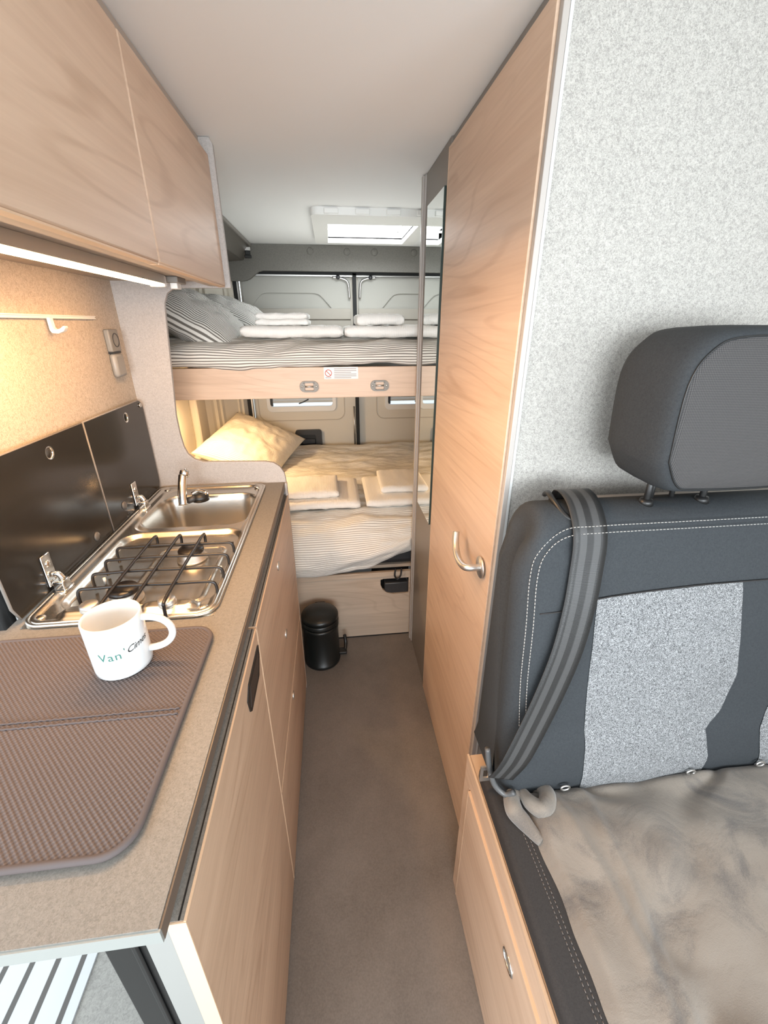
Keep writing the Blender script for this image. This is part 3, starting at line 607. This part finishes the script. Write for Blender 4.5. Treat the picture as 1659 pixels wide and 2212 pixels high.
def duvet(name, prof, x0, x1, material, amp, label, parent=None, nx=260, seedv=0.0, mod=None, cat='duvet', uvrot=0, **k):
    """prof: list of (y,z) along the cross-section; swept in X with wrinkles"""
    P = smoothpath([(0, p[0], p[1]) for p in prof], 8); L = [0]
    for i in range(1, len(P)): L.append(L[-1]+(P[i]-P[i-1]).length)
    tot = L[-1]; nv = len(P)*2
    def at(s):
        s *= tot
        for i in range(1, len(P)):
            if s <= L[i] or i == len(P)-1:
                t = (s-L[i-1])/max(L[i]-L[i-1], 1e-6); p = P[i-1].lerp(P[i], t); d = (P[i]-P[i-1]).normalized(); return p, Vector((0, -d.z, d.y))
    def fn(u, v):
        p, n = at(v); x = x0+(x1-x0)*u
        wv_ = nz(x*1.6+seedv, v*tot*4.5, 0.3, 2.2)*1.0+0.55*nz(x*3.1+seedv, v*tot*8, 1.3, 2.4)+0.3*nz(x*6.5+seedv, v*tot*16, 2.3, 2.4)
        e = sst(0.0, 0.05, u)*sst(0, 0.05, 1-u)
        q = Vector((x, p.y, p.z)) + n*(wv_*amp*e)
        if mod: q = mod(q, u, v)
        return q
    return surf(name, nx, nv, fn, material, parent, uvs=(x1-x0, tot), label=label, cat=cat, **k)
# profile runs from the top back, over the front edge, and underneath
duvet('striped_duvet', [(2.95, 1.31), (2.97, 1.365), (2.90, 1.385), (2.5, 1.388), (2.1, 1.392), (1.86, 1.395), (1.775, 1.385), (1.725, 1.365), (1.700, 1.340), (1.699, 1.318), (1.712, 1.301), (1.745, 1.300), (1.85, 1.301)], -0.79, 1.12, duvet_m, 0.015, 'grey striped duvet spread over the upper bunk', nx=300)

def pillow(name, c, rot, w, d, h, material, label, group=None, seedv=0):
    R = Matrix.Rotation(rot[2], 3, 'Z') @ Matrix.Rotation(rot[1], 3, 'Y') @ Matrix.Rotation(rot[0], 3, 'X')
    bm = bmesh.new(); uvl = bm.loops.layers.uv.new('UVMap'); N = 44
    def pt(i, j, s):
        a, b = 2*i/N-1, 2*j/N-1
        prof_ = max(0, (1-abs(a)**2.6))**0.55*max(0, (1-abs(b)**2.6))**0.55
        pin = 1-0.06*(1-a*a)*0; ax = a*(1-0.07*(1-b*b)*0 - 0.05*(1-b*b)); by = b*(1-0.07*(1-a*a))
        wr = 0.006*nz(a*3+seedv, b*3, s, 1.6)*2+0.004*nz(a*7+seedv, b*7, s, 1.5)
        z = s*(h/2)*prof_+wr*prof_
        return R @ Vector((ax*w/2, by*d/2, z))+Vector(c)
    g = {}
    for s in (1, -1):
        for i in range(N+1):
            for j in range(N+1):
                if s == -1 and (i in (0, N) or j in (0, N)): g[(s, i, j)] = g[(1, i, j)]
                else: g[(s, i, j)] = bm.verts.new(pt(i, j, s))
    for s in (1, -1):
        for i in range(N):
            for j in range(N):
                q = [(i, j), (i+1, j), (i+1, j+1), (i, j+1)]
                if s == -1: q = q[::-1]
                f = bm.faces.new([g[(s, a, b)] for a, b in q])
                for l, (a, b) in zip(f.loops, q): l[uvl].uv = (a/N*w, b/N*d)
    me = bpy.data.meshes.new(name); bm.to_mesh(me); bm.free()
    return link(name, me, material, None, smooth=True, label=label, cat='pillow', group=group)
rd = math.radians
pillow('pillow', (-0.555, 2.02, 1.475), (rd(8), rd(30), rd(8)), 0.44, 0.56, 0.17, pillow_m, 'grey striped pillow propped at the left end of the upper bunk, nearer one', seedv=1)
pillow('pillow', (-0.50, 2.60, 1.475), (rd(0), rd(22), rd(-6)), 0.46, 0.52, 0.17, pillow_m, 'grey pillow at the far left of the upper bunk, behind the nearer pillow', seedv=5)

def towel(x0, x1, y0, y1, z0, h, n, label, group, rz=0.0, sag=0.0, roll=False, seedv=0):
    """folded towel: n layers joined by a rounded fold on the front edge"""
    bm = bmesh.new(); cx, cy = (x0+x1)/2, (y0+y1)/2; lh = h/n
    for k in range(n):
        nx_, ns = 28, 14; rings = []
        ins = 0.004*((k*7) % 3)
        for i in range(nx_+1):
            x = x0+ins+(x1-x0-ins*1.5)*i/nx_; e = min(i, nx_-i)/2.0; er = 1-0.35*max(0, 1-e)**2
            ring = []
            prof_ = []
            hz = lh*0.5*er
            zc = z0+lh*(k+0.5)
            for j in range(ns+1): a = rd(90+180*j/ns); prof_.append((y0+lh*0.5+math.cos(a)*lh*0.5*1.3, zc+math.sin(a)*hz))
            for q in range(1, 8): prof_.append((y0+(y1-y0)*q/8, zc-hz))
            for j in range(ns+1): a = rd(-90+180*j/ns); prof_.append((y1-lh*0.5+math.cos(a)*lh*0.5, zc+math.sin(a)*hz))
            for q in range(7, 0, -1): prof_.append((y0+(y1-y0)*q/8, zc+hz))
            for (y, z) in prof_:
                d = 0.0035*nz(x*30+seedv, y*30, z*30)+0.002*nz(x*90+seedv, y*90, z*60)
                p = Vector((x, y+d, z+d*0.8+sag*nz(x*7+seedv, y*5, 0)))
                q2 = p-Vector((cx, cy, 0)); c_, s_ = math.cos(rz), math.sin(rz)
                ring.append(bm.verts.new((cx+q2.x*c_-q2.y*s_, cy+q2.x*s_+q2.y*c_, p.z)))
            rings.append(ring)
        m_ = len(rings[0])
        for i in range(nx_):
            for j in range(m_): bm.faces.new((rings[i][j], rings[i+1][j], rings[i+1][(j+1) % m_], rings[i][(j+1) % m_]))
        bm.faces.new(rings[0]); bm.faces.new(rings[-1][::-1])
    return link('folded_towel', bmd(bm), towel_m, None, smooth=True, label=label, cat='towel', group=group)
TG = 'folded towels on the bunks'
towel(-0.330, 0.050, 1.765, 2.00, 1.401, 0.042, 1, 'wide white folded towel lying left on the upper bunk duvet', TG, sag=0.004, seedv=1)
towel(-0.275, -0.078, 1.80, 1.96, 1.443, 0.044, 2, 'small white towel folded on top of the wide towel left on the upper bunk', TG, rz=-0.03, sag=0.003, seedv=2)
towel(0.058, 0.420, 1.765, 2.00, 1.401, 0.042, 1, 'wide white folded towel lying right on the upper bunk duvet, by the wardrobe', TG, sag=0.004, seedv=3)
towel(0.105, 0.290, 1.80, 1.96, 1.443, 0.040, 1, 'small white towel on top of the wide towel right on the upper bunk', TG, rz=0.03, sag=0.004, seedv=4)

# overhead locker and small lamp above the upper bunk, left
lk = thing('bunk_locker', 'dark taupe overhead locker above the upper bunk on the left wall', 'locker', (-0.62, 2.4, 1.80))
plate('locker_body', [[(-0.80, 1.775), (-0.50, 1.80), (-0.452, 1.858), (-0.452, 1.888), (-0.80, 1.888)]], 'Y', 1.60, 3.054, mat('dark_brown_laminate', (0.10, 0.088, 0.075), 0.5), lk, bevel=0.003)
box('locker_edge', (-0.454, -0.444, 1.60, 3.054, 1.872, 1.888), grey_p, lk)
sb = thing('strap_buckle', 'small black strap buckle hanging at the end of the overhead bunk locker', 'buckle', (-0.452, 2.95, 1.80))
box('buckle_top', (-0.470, -0.435, 2.945, 2.960, 1.838, 1.856), satin, sb, bevel=0.002)
box('buckle_body', [(-0.466, -0.438, 2.944, 2.962, 1.815, 1.838), (-0.472, -0.432, 2.944, 2.962, 1.800, 1.816)], black_p, sb, bevel=0.003)
lp = thing('bunk_lamp', 'small white lamp box on the wall above the upper bunk pillows', 'lamp', (-0.60, 2.1, 1.72))
box('lamp_body', (-0.70, -0.542, 2.06, 2.14, 1.730, 1.774), white_p, lp, bevel=0.006)
box('lamp_mount', (-0.79, -0.70, 2.08, 2.12, 1.740, 1.765), grey_p, lp, bevel=0.003)

# ---------------------------------------------------------------- lower bed
bb = thing('bed_base', 'pale ash board closing the front of the lower bed', 'bed base', (0.2, 1.72, 0))
plate('front_board', [[(-0.80, 0.004), (0.332, 0.004), (0.332, 0.372), (-0.80, 0.372)], [(0.185, 0.330), (0.1855, 0.300), (0.195, 0.275), (0.215, 0.255), (0.245, 0.245), (0.322, 0.247), (0.322, 0.335), (0.20, 0.335)]], 'Y', 1.715, 1.731, wood_low, bb)
box('top_rail', (-0.30, 0.300, 1.704, 1.7149, 0.352, 0.378), wood_low, bb, bevel=0.001)
box('cavity', (0.15, 0.334, 1.80, 1.81, 0.20, 0.372), black_p, bb)
box('socket_box', (0.205, 0.322, 1.722, 1.78, 0.245, 0.305), dark_p, bb, bevel=0.006)
box('kick_strip', (-0.16, 0.334, 1.7135, 1.7149, 0.0, 0.006), black_p, bb)
box('slat_platform', (-0.80, 1.15, 1.75, 3.10, 0.376, 0.392), wood_low, bb)
tube('pull_strap', smoothpath([(0.255, 1.70, 0.395), (0.250, 1.692, 0.365), (0.262, 1.690, 0.345), (0.278, 1.692, 0.362), (0.283, 1.70, 0.395)], 5), 0.004, black_p, bb, n=8)
box('mattress', (-0.79, 1.13, 1.745, 3.08, 0.3925, 0.60), dark_p, bevel=0.03, label='dark mattress under the pale duvet of the lower bed', cat='mattress')
def hang(q, u, v):
    # front hem rises towards the wardrobe
    k = sst(0.55, 1.0, v); x = q.x
    rise = 0.075*sst(0.10, 0.33, x)+0.03*sst(-0.1, 0.2, x)
    q.z += rise*sst(0.60, 0.40, q.z)*(1 if q.y < 1.80 else 0)
    q.y += (0.02*sst(0.22, 0.36, x))*sst(0.66, 0.5, q.z)*(1 if q.y < 1.80 else 0)
    if x > 0.30: q.y = max(q.y, 1.66+0.04*sst(0.30, 0.335, x))
    if q.y > 2.82: q.x = max(q.x, -0.585)
    q.x = max(q.x, -0.785)
    return q
duvet('pale_duvet', [(3.07, 0.52), (3.085, 0.60), (3.02, 0.645), (2.6, 0.648), (2.2, 0.645), (1.9, 0.640), (1.79, 0.625), (1.715, 0.595), (1.685, 0.55), (1.672, 0.50), (1.672, 0.44), (1.685, 0.395), (1.712, 0.374), (1.735, 0.388)], -0.79, 1.13, duvet_l, 0.019, 'pale striped duvet covering the lower bed and hanging over its front', nx=300, seedv=9, mod=hang)
pillow('pillow', (-0.50, 2.62, 0.768), (rd(14), rd(20), rd(-14)), 0.48, 0.56, 0.17, pillow_l, 'cream finely striped pillow at the left end of the lower bed', seedv=8)
towel(-0.40, 0.105, 1.84, 2.20, 0.652, 0.038, 1, 'wide white folded towel on the left of the lower bed', TG, rz=0.0, sag=0.003, seedv=6)
towel(-0.30, 0.005, 1.89, 2.14, 0.690, 0.036, 1, 'small white towel on the wide towel at the left of the lower bed', TG, rz=0.02, sag=0.003, seedv=7)
towel(0.135, 0.62, 1.84, 2.20, 0.652, 0.038, 1, 'wide white folded towel on the right of the lower bed beside the mirror', TG, rz=0.0, sag=0.003, seedv=8)
towel(0.215, 0.52, 1.92, 2.20, 0.690, 0.034, 1, 'small white towel on the wide towel at the right of the lower bed', TG, rz=-0.02, sag=0.003, seedv=9)

# pedal bin
pb = thing('pedal_bin', 'small round black pedal bin on the floor before the lower bed', 'bin', (-0.105, 1.585, 0))
bc = (-0.105, 1.585, 0)
lathe('bin_body', [(0, 0.0), (0.080, 0.0), (0.083, 0.004), (0.083, 0.018), (0.080, 0.020), (0.080, 0.195), (0.083, 0.200), (0.083, 0.205), (0.080, 0.212)], bc, bin_m, pb, n=48)
lathe('bin_ring', [(0.0815, 0.218), (0.084, 0.222), (0.084, 0.228), (0.0815, 0.232), (0.0815, 0.238)], bc, bin_m, pb, n=48)
lathe('bin_lid', [(0.080, 0.213), (0.080, 0.245), (0.083, 0.247), (0.083, 0.256), (0.078, 0.264), (0.055, 0.274), (0.02, 0.278), (0, 0.279)], bc, bin_m, pb, n=48)
box('hinge', (-0.13, -0.08, 1.66, 1.675, 0.20, 0.262), bin_m, pb, bevel=0.006)
pd_ = bmesh.new(); addbox(pd_, -0.030, 0.010, 1.575, 1.612, 0.020, 0.034); addtube(pd_, smoothpath([(0.002, 1.60, 0.03), (0.006, 1.625, 0.05), (0.002, 1.64, 0.085)], 5), 0.008, 10)
link('pedal', bmd(pd_), black_p, pb, bevel=0.003)

# ---------------------------------------------------------------- bench seat base
bs = thing('storage_box', 'light oak box base of the bench seat with a flap door', 'bench base', (0.7, 0.3, 0))
BX = 0.275
box('base_box', (BX+0.002, 1.15, -0.30, 0.655, 0.0, 0.520), wood_edge, bs)
box('side_board', [(BX, BX+0.003, -0.30, 0.656, 0.455, 0.522), (BX, BX+0.003, 0.622, 0.656, 0.0, 0.455)], wood_bx if False else wood_y, bs)
fl = box('flap_door', (BX-0.004, BX+0.002, -0.28, 0.616, 0.012, 0.447), wood_y, bs, bevel=0.001)
box('edge_band', [(BX-0.0045, BX+0.002, -0.28, 0.616, 0.447, 0.4485), (BX-0.0045, BX+0.002, 0.616, 0.6175, 0.012, 0.4485)], wood_edge, fl)
box('edge_strip', (BX-0.0006, BX+0.004, -0.30, 0.656, 0.519, 0.5235), wood_edge, bs)
bm = bmesh.new(); addtube(bm, [(BX-0.0045, q[0], q[1]) for q in circ(0.350, 0.376, 0.020, 28, 0.013)], 0.0022, 8, closed=True)
rg = link('finger_pull', bmd(bm), chrome, fl, smooth=True)
plate('finger_pull_cup', [circ(0.350, 0.376, 0.019, 24, 0.012)], 'X', BX-0.0045, BX-0.004, grey_p, rg)

# ---------------------------------------------------------------- bench seat
bn = thing('upholstered_bench', 'two-place bench seat in dark and speckled grey fabric beside the wardrobe', 'bench seat', (0.8, 0.45, 0.523))
bm = bmesh.new(); addbox(bm, 0.279, 1.15, -0.30, 0.60, 0.5235, 0.565)
link('seat_cushion', bmd(bm), seat_k, bn, bevel=0.012, bseg=4)
def fy(z, x=0.6):   # front of the backrest
    pts = [(0.520, 0.545), (0.56, 0.522), (0.62, 0.515), (0.70, 0.520), (0.74, 0.532), (0.80, 0.538), (0.90, 0.548), (1.00, 0.560), (1.08, 0.575), (1.13, 0.592), (1.155, 0.615)]
    if z <= pts[0][0]: return pts[0][1]
    for (a, b), (c, d) in zip(pts, pts[1:]):
        if z <= c: t = (z-a)/(c-a); return b+(d-b)*(t*t*(3-2*t)*0.4+t*0.6)
    return pts[-1][1]
def backrest():
    BL, BR = 0.298, 1.15
    prof = []
    for i in range(31): z = 0.522+i*(1.112-0.522)/30; prof.append((fy(z), z))
    y1_ = fy(1.112); yc = (y1_+0.705)/2
    for a in range(10, 180, 10): prof.append((yc-(0.705-y1_)/2*math.cos(rd(a)), 1.112+0.052*math.sin(rd(a))))
    for z in (1.112, 1.05, 0.9, 0.75, 0.6, 0.522): prof.append((0.705, z))
    n_ = len(prof); nor = []
    for k in range(n_):
        a, b = prof[k-1], prof[(k+1) % n_]; t = Vector((b[0]-a[0], b[1]-a[1])).normalized(); nor.append(Vector((-t.y, t.x)))
    bm = bmesh.new(); rings = []
    ends = [(rd(90*k/8)) for k in range(9)]
    seq = [('L', a) for a in ends]+[('M', x) for x in [0.36+0.05*k for k in range(15)]]+[('R', a) for a in ends[::-1]]
    for kind_, a in seq:
        if kind_ == 'M': x, ins = a, 0
        else: ins = 0.042*(1-math.sin(a)); x = BL+0.042*(1-math.cos(a)) if kind_ == 'L' else BR-0.042*(1-math.cos(a))
        ring = []
        for (y, z), n in zip(prof, nor):
            yy, zz = y-n.x*ins, z-n.y*ins
            xx = x+(0.050*sst(1.04, 1.17, zz)**1.5*(1-math.sin(a)*0.8) if kind_ == 'L' else 0)
            zz -= 0.012*(1-math.sin(a))*sst(1.0, 1.16, z) if kind_ != 'M' else 0
            ring.append(bm.verts.new((xx, yy, max(zz, 0.5225))))
        rings.append(ring)
    for i in range(len(rings)-1):
        for j in range(n_): bm.faces.new((rings[i][j], rings[i+1][j], rings[i+1][(j+1) % n_], rings[i][(j+1) % n_]))
    bm.faces.new(rings[0]); bm.faces.new(rings[-1][::-1])
    return link('backrest', bmd(bm), seat_d, bn, smooth=True)
br = backrest()
# side bolster panel in darker cloth (left flank)
def patch(name, outline_fn, material, parent, off, nu=30, nv=40, **k):
    return surf(name, nu, nv, outline_fn, material, parent, uvs=(0.3, 0.6), **k)
def edge(pts, z):
    for (a, b), (c, d) in zip(pts, pts[1:]):
        if z <= c: return b+(d-b)*(z-a)/(c-a) if z > a else b
    return pts[-1][1]
def insert(lp, rp, z0, z1, topslope):
    def fn(u, v):
        z = z0+(z1-z0)*v; l, r_ = edge(lp, z), edge(rp, z); x = l+(r_-l)*u
        zz = z+topslope*u*sst(0.5, 1.0, v)
        bulge = 0.006*math.sin(math.pi*u)*math.sin(math.pi*min(max(v, 0), 1))
        return Vector((x, fy(zz)-0.0015-bulge, zz))
    return patch('speckled_insert', fn, seat_s, br, 0)
insert([(0.52, 0.452), (0.56, 0.468), (0.60, 0.463), (0.72, 0.452), (0.83, 0.443), (1.02, 0.436)], [(0.52, 0.722), (0.56, 0.735), (0.635, 0.732), (0.712, 0.706), (0.74, 0.735), (0.83, 0.750), (0.89, 0.738), (1.03, 0.708)], 0.524, 1.018, 0.012)
insert([(0.52, 0.858), (0.60, 0.862), (0.70, 0.83), (0.78, 0.855), (0.90, 0.85), (1.03, 0.84)], [(0.52, 1.10), (1.03, 1.10)], 0.524, 1.03, 0.0)
# seams
def seam(pts, name, r, material, parent, dashed=False):
    P = smoothpath(pts, 10); bm = bmesh.new()
    if dashed:
        acc = 0; i = 0; seg = []
        tot = 0
        L = [0]
        for a, b in zip(P, P[1:]): L.append(L[-1]+(b-a).length)
        def at(s):
            for i in range(1, len(P)):
                if s <= L[i]: return P[i-1].lerp(P[i], (s-L[i-1])/max(L[i]-L[i-1], 1e-9))
            return P[-1]
        s = 0
        while s+0.0045 < L[-1]: addtube(bm, [at(s), at(s+0.0042)], r, 5); s += 0.0065
    else: addtube(bm, P, r, 6)
    return link(name, bmd(bm), material, parent, smooth=True)
sp_ = [(0.327, 0.545, 0.535), (0.338, 0.528, 0.59), (0.338, 0.524, 0.66), (0.330, 0.531, 0.74), (0.324, 0.546, 0.85), (0.322, 0.556, 0.97), (0.325, 0.575, 1.06), (0.338, 0.585, 1.10), (0.37, 0.588, 1.128), (0.43, 0.588, 1.133), (0.60, 0.588, 1.133), (0.85, 0.588, 1.133), (1.10, 0.588, 1.133)]
def sh(d, y): return [(p[0]-d*(1 if p[0] < 0.36 else 0.3), p[1]-0.0035+y, p[2]+(d if p[0] > 0.34 else 0)) for p in sp_]
seam(sh(0.0, -0.002), 'stitching', 0.0007, stitch_m, br, True)
seam(sh(0.010, 0.004), 'stitching', 0.0007, stitch_m, br, True)
seam([(0.335, fy(1.0)-0.001, 0.995), (0.39, fy(1.0)-0.0025, 1.00), (0.437, fy(1.018)-0.003, 1.017), (0.58, fy(1.028)-0.003, 1.027), (0.71, fy(1.03)-0.003, 1.030), (1.1, fy(1.03)-0.003, 1.03)], 'cross_seam', 0.0012, seat_k, br)
box('back_board', (0.44, 1.15, 0.735, 0.757, 0.52, 1.128), taupe_l, bn, bevel=0.002)
# cushion stitching along the aisle side
seam([(0.318, 0.56, 0.5655), (0.322, 0.3, 0.5655), (0.322, 0.0, 0.5655)], 'stitching', 0.0006, stitch_b, bn, True)
seam([(0.326, 0.56, 0.5655), (0.330, 0.3, 0.5655), (0.330, 0.0, 0.5655)], 'stitching', 0.0006, stitch_b, bn, True)

# headrest
hd_ = thing('headrest', 'dark mesh fabric headrest on black posts above the bench backrest', 'headrest', (0.61, 0.625, 1.15))
def hshape(inset, y0, y1, name, material, parent, seg=5, bv=0.04):
    X0_, X1_, Z0_, Z1_ = 0.473, 0.760, 1.205, 1.446
    pts = [(X0_+0.004, Z0_+0.05), (X0_+0.03, Z0_+0.008), (X0_+0.07, Z0_), (X1_-0.07, Z0_), (X1_-0.03, Z0_+0.012), (X1_, Z0_+0.06), (X1_+0.004, Z1_-0.07), (X1_-0.025, Z1_-0.015), (X1_-0.075, Z1_), (X0_+0.075, Z1_), (X0_+0.025, Z1_-0.018), (X0_, Z1_-0.07)]
    return pts
pts = hshape(0, 0, 0, '', None, None)
bm = bmesh.new()
lo = smoothpath([(p[0], 0, p[1]) for p in pts]+[(pts[0][0], 0, pts[0][1])], 5)[:-1]
cx_ = sum(p.x for p in lo)/len(lo); cz_ = sum(p.z for p in lo)/len(lo)
rings = []
for (y, s) in ((0.705, 0.80), (0.700, 0.92), (0.680, 0.985), (0.640, 1.0), (0.600, 1.0), (0.575, 0.985), (0.560, 0.955), (0.552, 0.90), (0.549, 0.82)):
    rings.append([bm.verts.new((cx_+(p.x-cx_)*s, y, cz_+(p.z-cz_)*s+(0.0))) for p in lo])
for a, b in zip(rings, rings[1:]):
    for j in range(len(lo)): bm.faces.new((a[j], a[(j+1) % len(lo)], b[(j+1) % len(lo)], b[j]))
bm.faces.new(rings[0]); bm.faces.new(rings[-1][::-1])
hb = link('headrest_pad', bmd(bm), seat_d, hd_, smooth=True)
bm = bmesh.new(); rings = []
for (y, s) in ((0.5525, 0.90), (0.5485, 0.86), (0.5455, 0.70), (0.543, 0.45), (0.542, 0.2)):
    rings.append([bm.verts.new((cx_+(p.x-cx_)*s, y, cz_+(p.z-cz_)*s)) for p in lo])
for a, b in zip(rings, rings[1:]):
    for j in range(len(lo)): bm.faces.new((a[j], a[(j+1) % len(lo)], b[(j+1) % len(lo)], b[j]))
bm.faces.new(rings[-1][::-1])
mf = link('mesh_front', bmd(bm), seat_m, hb, smooth=True)
bm = bmesh.new(); addtube(bm, [(cx_+(p.x-cx_)*0.905, 0.5515, cz_+(p.z-cz_)*0.905) for p in lo], 0.0012, 6, closed=True); link('seam', bmd(bm), black_p, hb, smooth=True)
for x in (0.538, 0.645): tube('headrest_post', [(x, 0.632, 1.13), (x, 0.632, 1.24)], 0.0055, black_p, hd_, n=12)
for x in (0.560, 0.600): tube('height_latch_rod', [(x, 0.650, 1.13), (x, 0.650, 1.24)], 0.0045, black_p, hd_, n=12)
for x in (0.538, 0.645): lathe('post_guide', [(0, 0.012), (0.010, 0.011), (0.013, 0.0)], (x, 0.632, 1.158), black_p, hd_, n=16)
box('fabric_tag', (0.4895, 0.4905, 0.62, 0.627, 1.425, 1.432), white_p, hd_) if False else None

# seat belt
sbt = thing('seat_belt', 'black seat belt running over the left corner of the bench backrest', 'seat belt', (0.36, 0.56, 0.6))
cl = smoothpath([(0.425, 0.700, 1.146), (0.418, 0.672, 1.176), (0.415, 0.630, 1.174), (0.413, 0.597, 1.150), (0.411, 0.578, 1.120), (0.408, 0.568, 1.075), (0.400, 0.553, 1.010), (0.385, 0.538, 0.930), (0.363, 0.527, 0.850), (0.336, 0.518, 0.765), (0.310, 0.512, 0.690), (0.292, 0.520, 0.635)], 8)
def beltfn(u, v):
    s = v*(len(cl)-1); i = min(int(s), len(cl)-2); p = cl[i].lerp(cl[i+1], s-i)
    t = (cl[i+1]-cl[i]).normalized(); w_ = Vector((1, 0, 0))
    k = sst(0.35, 1.0, v); w_ = Vector((1, -0.04*k, 0.0))
    w_ = (w_-t*w_.dot(t)).normalized()
    return p+w_*(u-0.5)*(0.060-0.006*k)
bo = surf('webbing', 6, 110, beltfn, belt_m, sbt, uvs=(1, 0.8))
so_ = bo.modifiers.new('thickness', 'SOLIDIFY'); so_.thickness = 0.0016
bm = bmesh.new(); addtube(bm, smoothpath([(0.385, 0.700, 1.158), (0.376, 0.672, 1.172), (0.374, 0.640, 1.166), (0.382, 0.612, 1.152), (0.40, 0.605, 1.146), (0.43, 0.606, 1.146)], 5), 0.0048, 10)
link('belt_guide', bmd(bm), black_p, sbt, smooth=True)
box('guide_plate', (0.386, 0.45, 0.615, 0.69, 1.140, 1.154), dark_p, sbt, bevel=0.004)
bm = bmesh.new(); addtube(bm, smoothpath([(0.268, 0.545, 0.690), (0.272, 0.538, 0.655), (0.283, 0.527, 0.610), (0.303, 0.515, 0.592), (0.318, 0.508, 0.606)], 5), 0.0058, 8)
link('belt_buckle', bmd(bm), mat('slate_plastic', (0.09, 0.09, 0.09), 0.4), sbt, smooth=True)
tg = plate('belt_tongue', [[(0.262, 0.588), (0.285, 0.588), (0.285, 0.630), (0.262, 0.630)], [(0.268, 0.597), (0.279, 0.597), (0.279, 0.621), (0.268, 0.621)]], 'Y', 0.548, 0.552, satin, sbt)

# blanket
def blk(u, v):
    x = 0.341+(1.15-0.341)*u; y = -0.25+(0.532+0.25)*v
    ex = 0.012*nz(y*4, 1.7, 0)+0.006*nz(y*13, 3, 0)
    z = 0.588+0.014*nz(x*3, y*3, 0.5)+0.009*nz(x*8+y*4, y*8, 1.5)-0.012*math.exp(-(nz(x*4+2, y*4, 7)/0.06)**2)+0.003*nz(x*22, y*22, 2.5)
    # long fold ridge parallel to the aisle edge
    z += 0.010*math.exp(-((x-0.395-0.03*math.sin(y*6))/0.014)**2)+0.006*math.exp(-((x-0.44-0.05*y)/0.010)**2)*sst(0.05, 0.3, y)
    if u < 0.03: k = (0.03-u)/0.03; z -= 0.020*k*k; 
    edgez = sst(0.0, 0.02, u)
    z = 0.566+(z-0.566)*edgez
    yb = sst(1.0, 0.965, v); z = 0.566+(z-0.566)*(0.15+0.85*yb)
    return Vector((x+ex*(1-u), y, z))
surf('blanket', 170, 170, blk, blanket_m, None, label='soft grey plush blanket spread over the bench seat', cat='blanket')
bl_ = bpy.data.objects['blanket']
bm = bmesh.new()
for cp, rr_ in (([(0.336, 0.520, 0.580), (0.318, 0.512, 0.582), (0.314, 0.490, 0.580), (0.326, 0.470, 0.574), (0.345, 0.435, 0.570)], (0.010, 0.016, 0.017, 0.015, 0.008)),
                ([(0.342, 0.520, 0.588), (0.346, 0.495, 0.592), (0.362, 0.480, 0.592), (0.380, 0.490, 0.592), (0.388, 0.510, 0.588), (0.380, 0.525, 0.583), (0.366, 0.528, 0.580)], (0.008, 0.014, 0.017, 0.017, 0.016, 0.013, 0.008))):
    pp_ = smoothpath(cp, 6); rv = [rr_[min(int(k/6), len(rr_)-2)]*(1-(k/6-min(int(k/6), len(rr_)-2)))+rr_[min(int(k/6), len(rr_)-2)+1]*(k/6-min(int(k/6), len(rr_)-2)) for k in range(len(pp_))]
    addtube(bm, pp_, 0.012, 14, rs=rv)
link('rolled_corner', bmd(bm), blanket_m, bl_, smooth=True)
# anchor eyelets in the gap between blanket and backrest
for (x) in (0.425, 0.700, 0.86):
    bm = bmesh.new(); addtube(bm, [(q[0], 0.508, q[1]) for q in circ(x, 0.600, 0.009, 18, 0.006)], 0.0022, 6, closed=True)
    link('child_seat_anchor', bmd(bm), satin, bn, smooth=True)
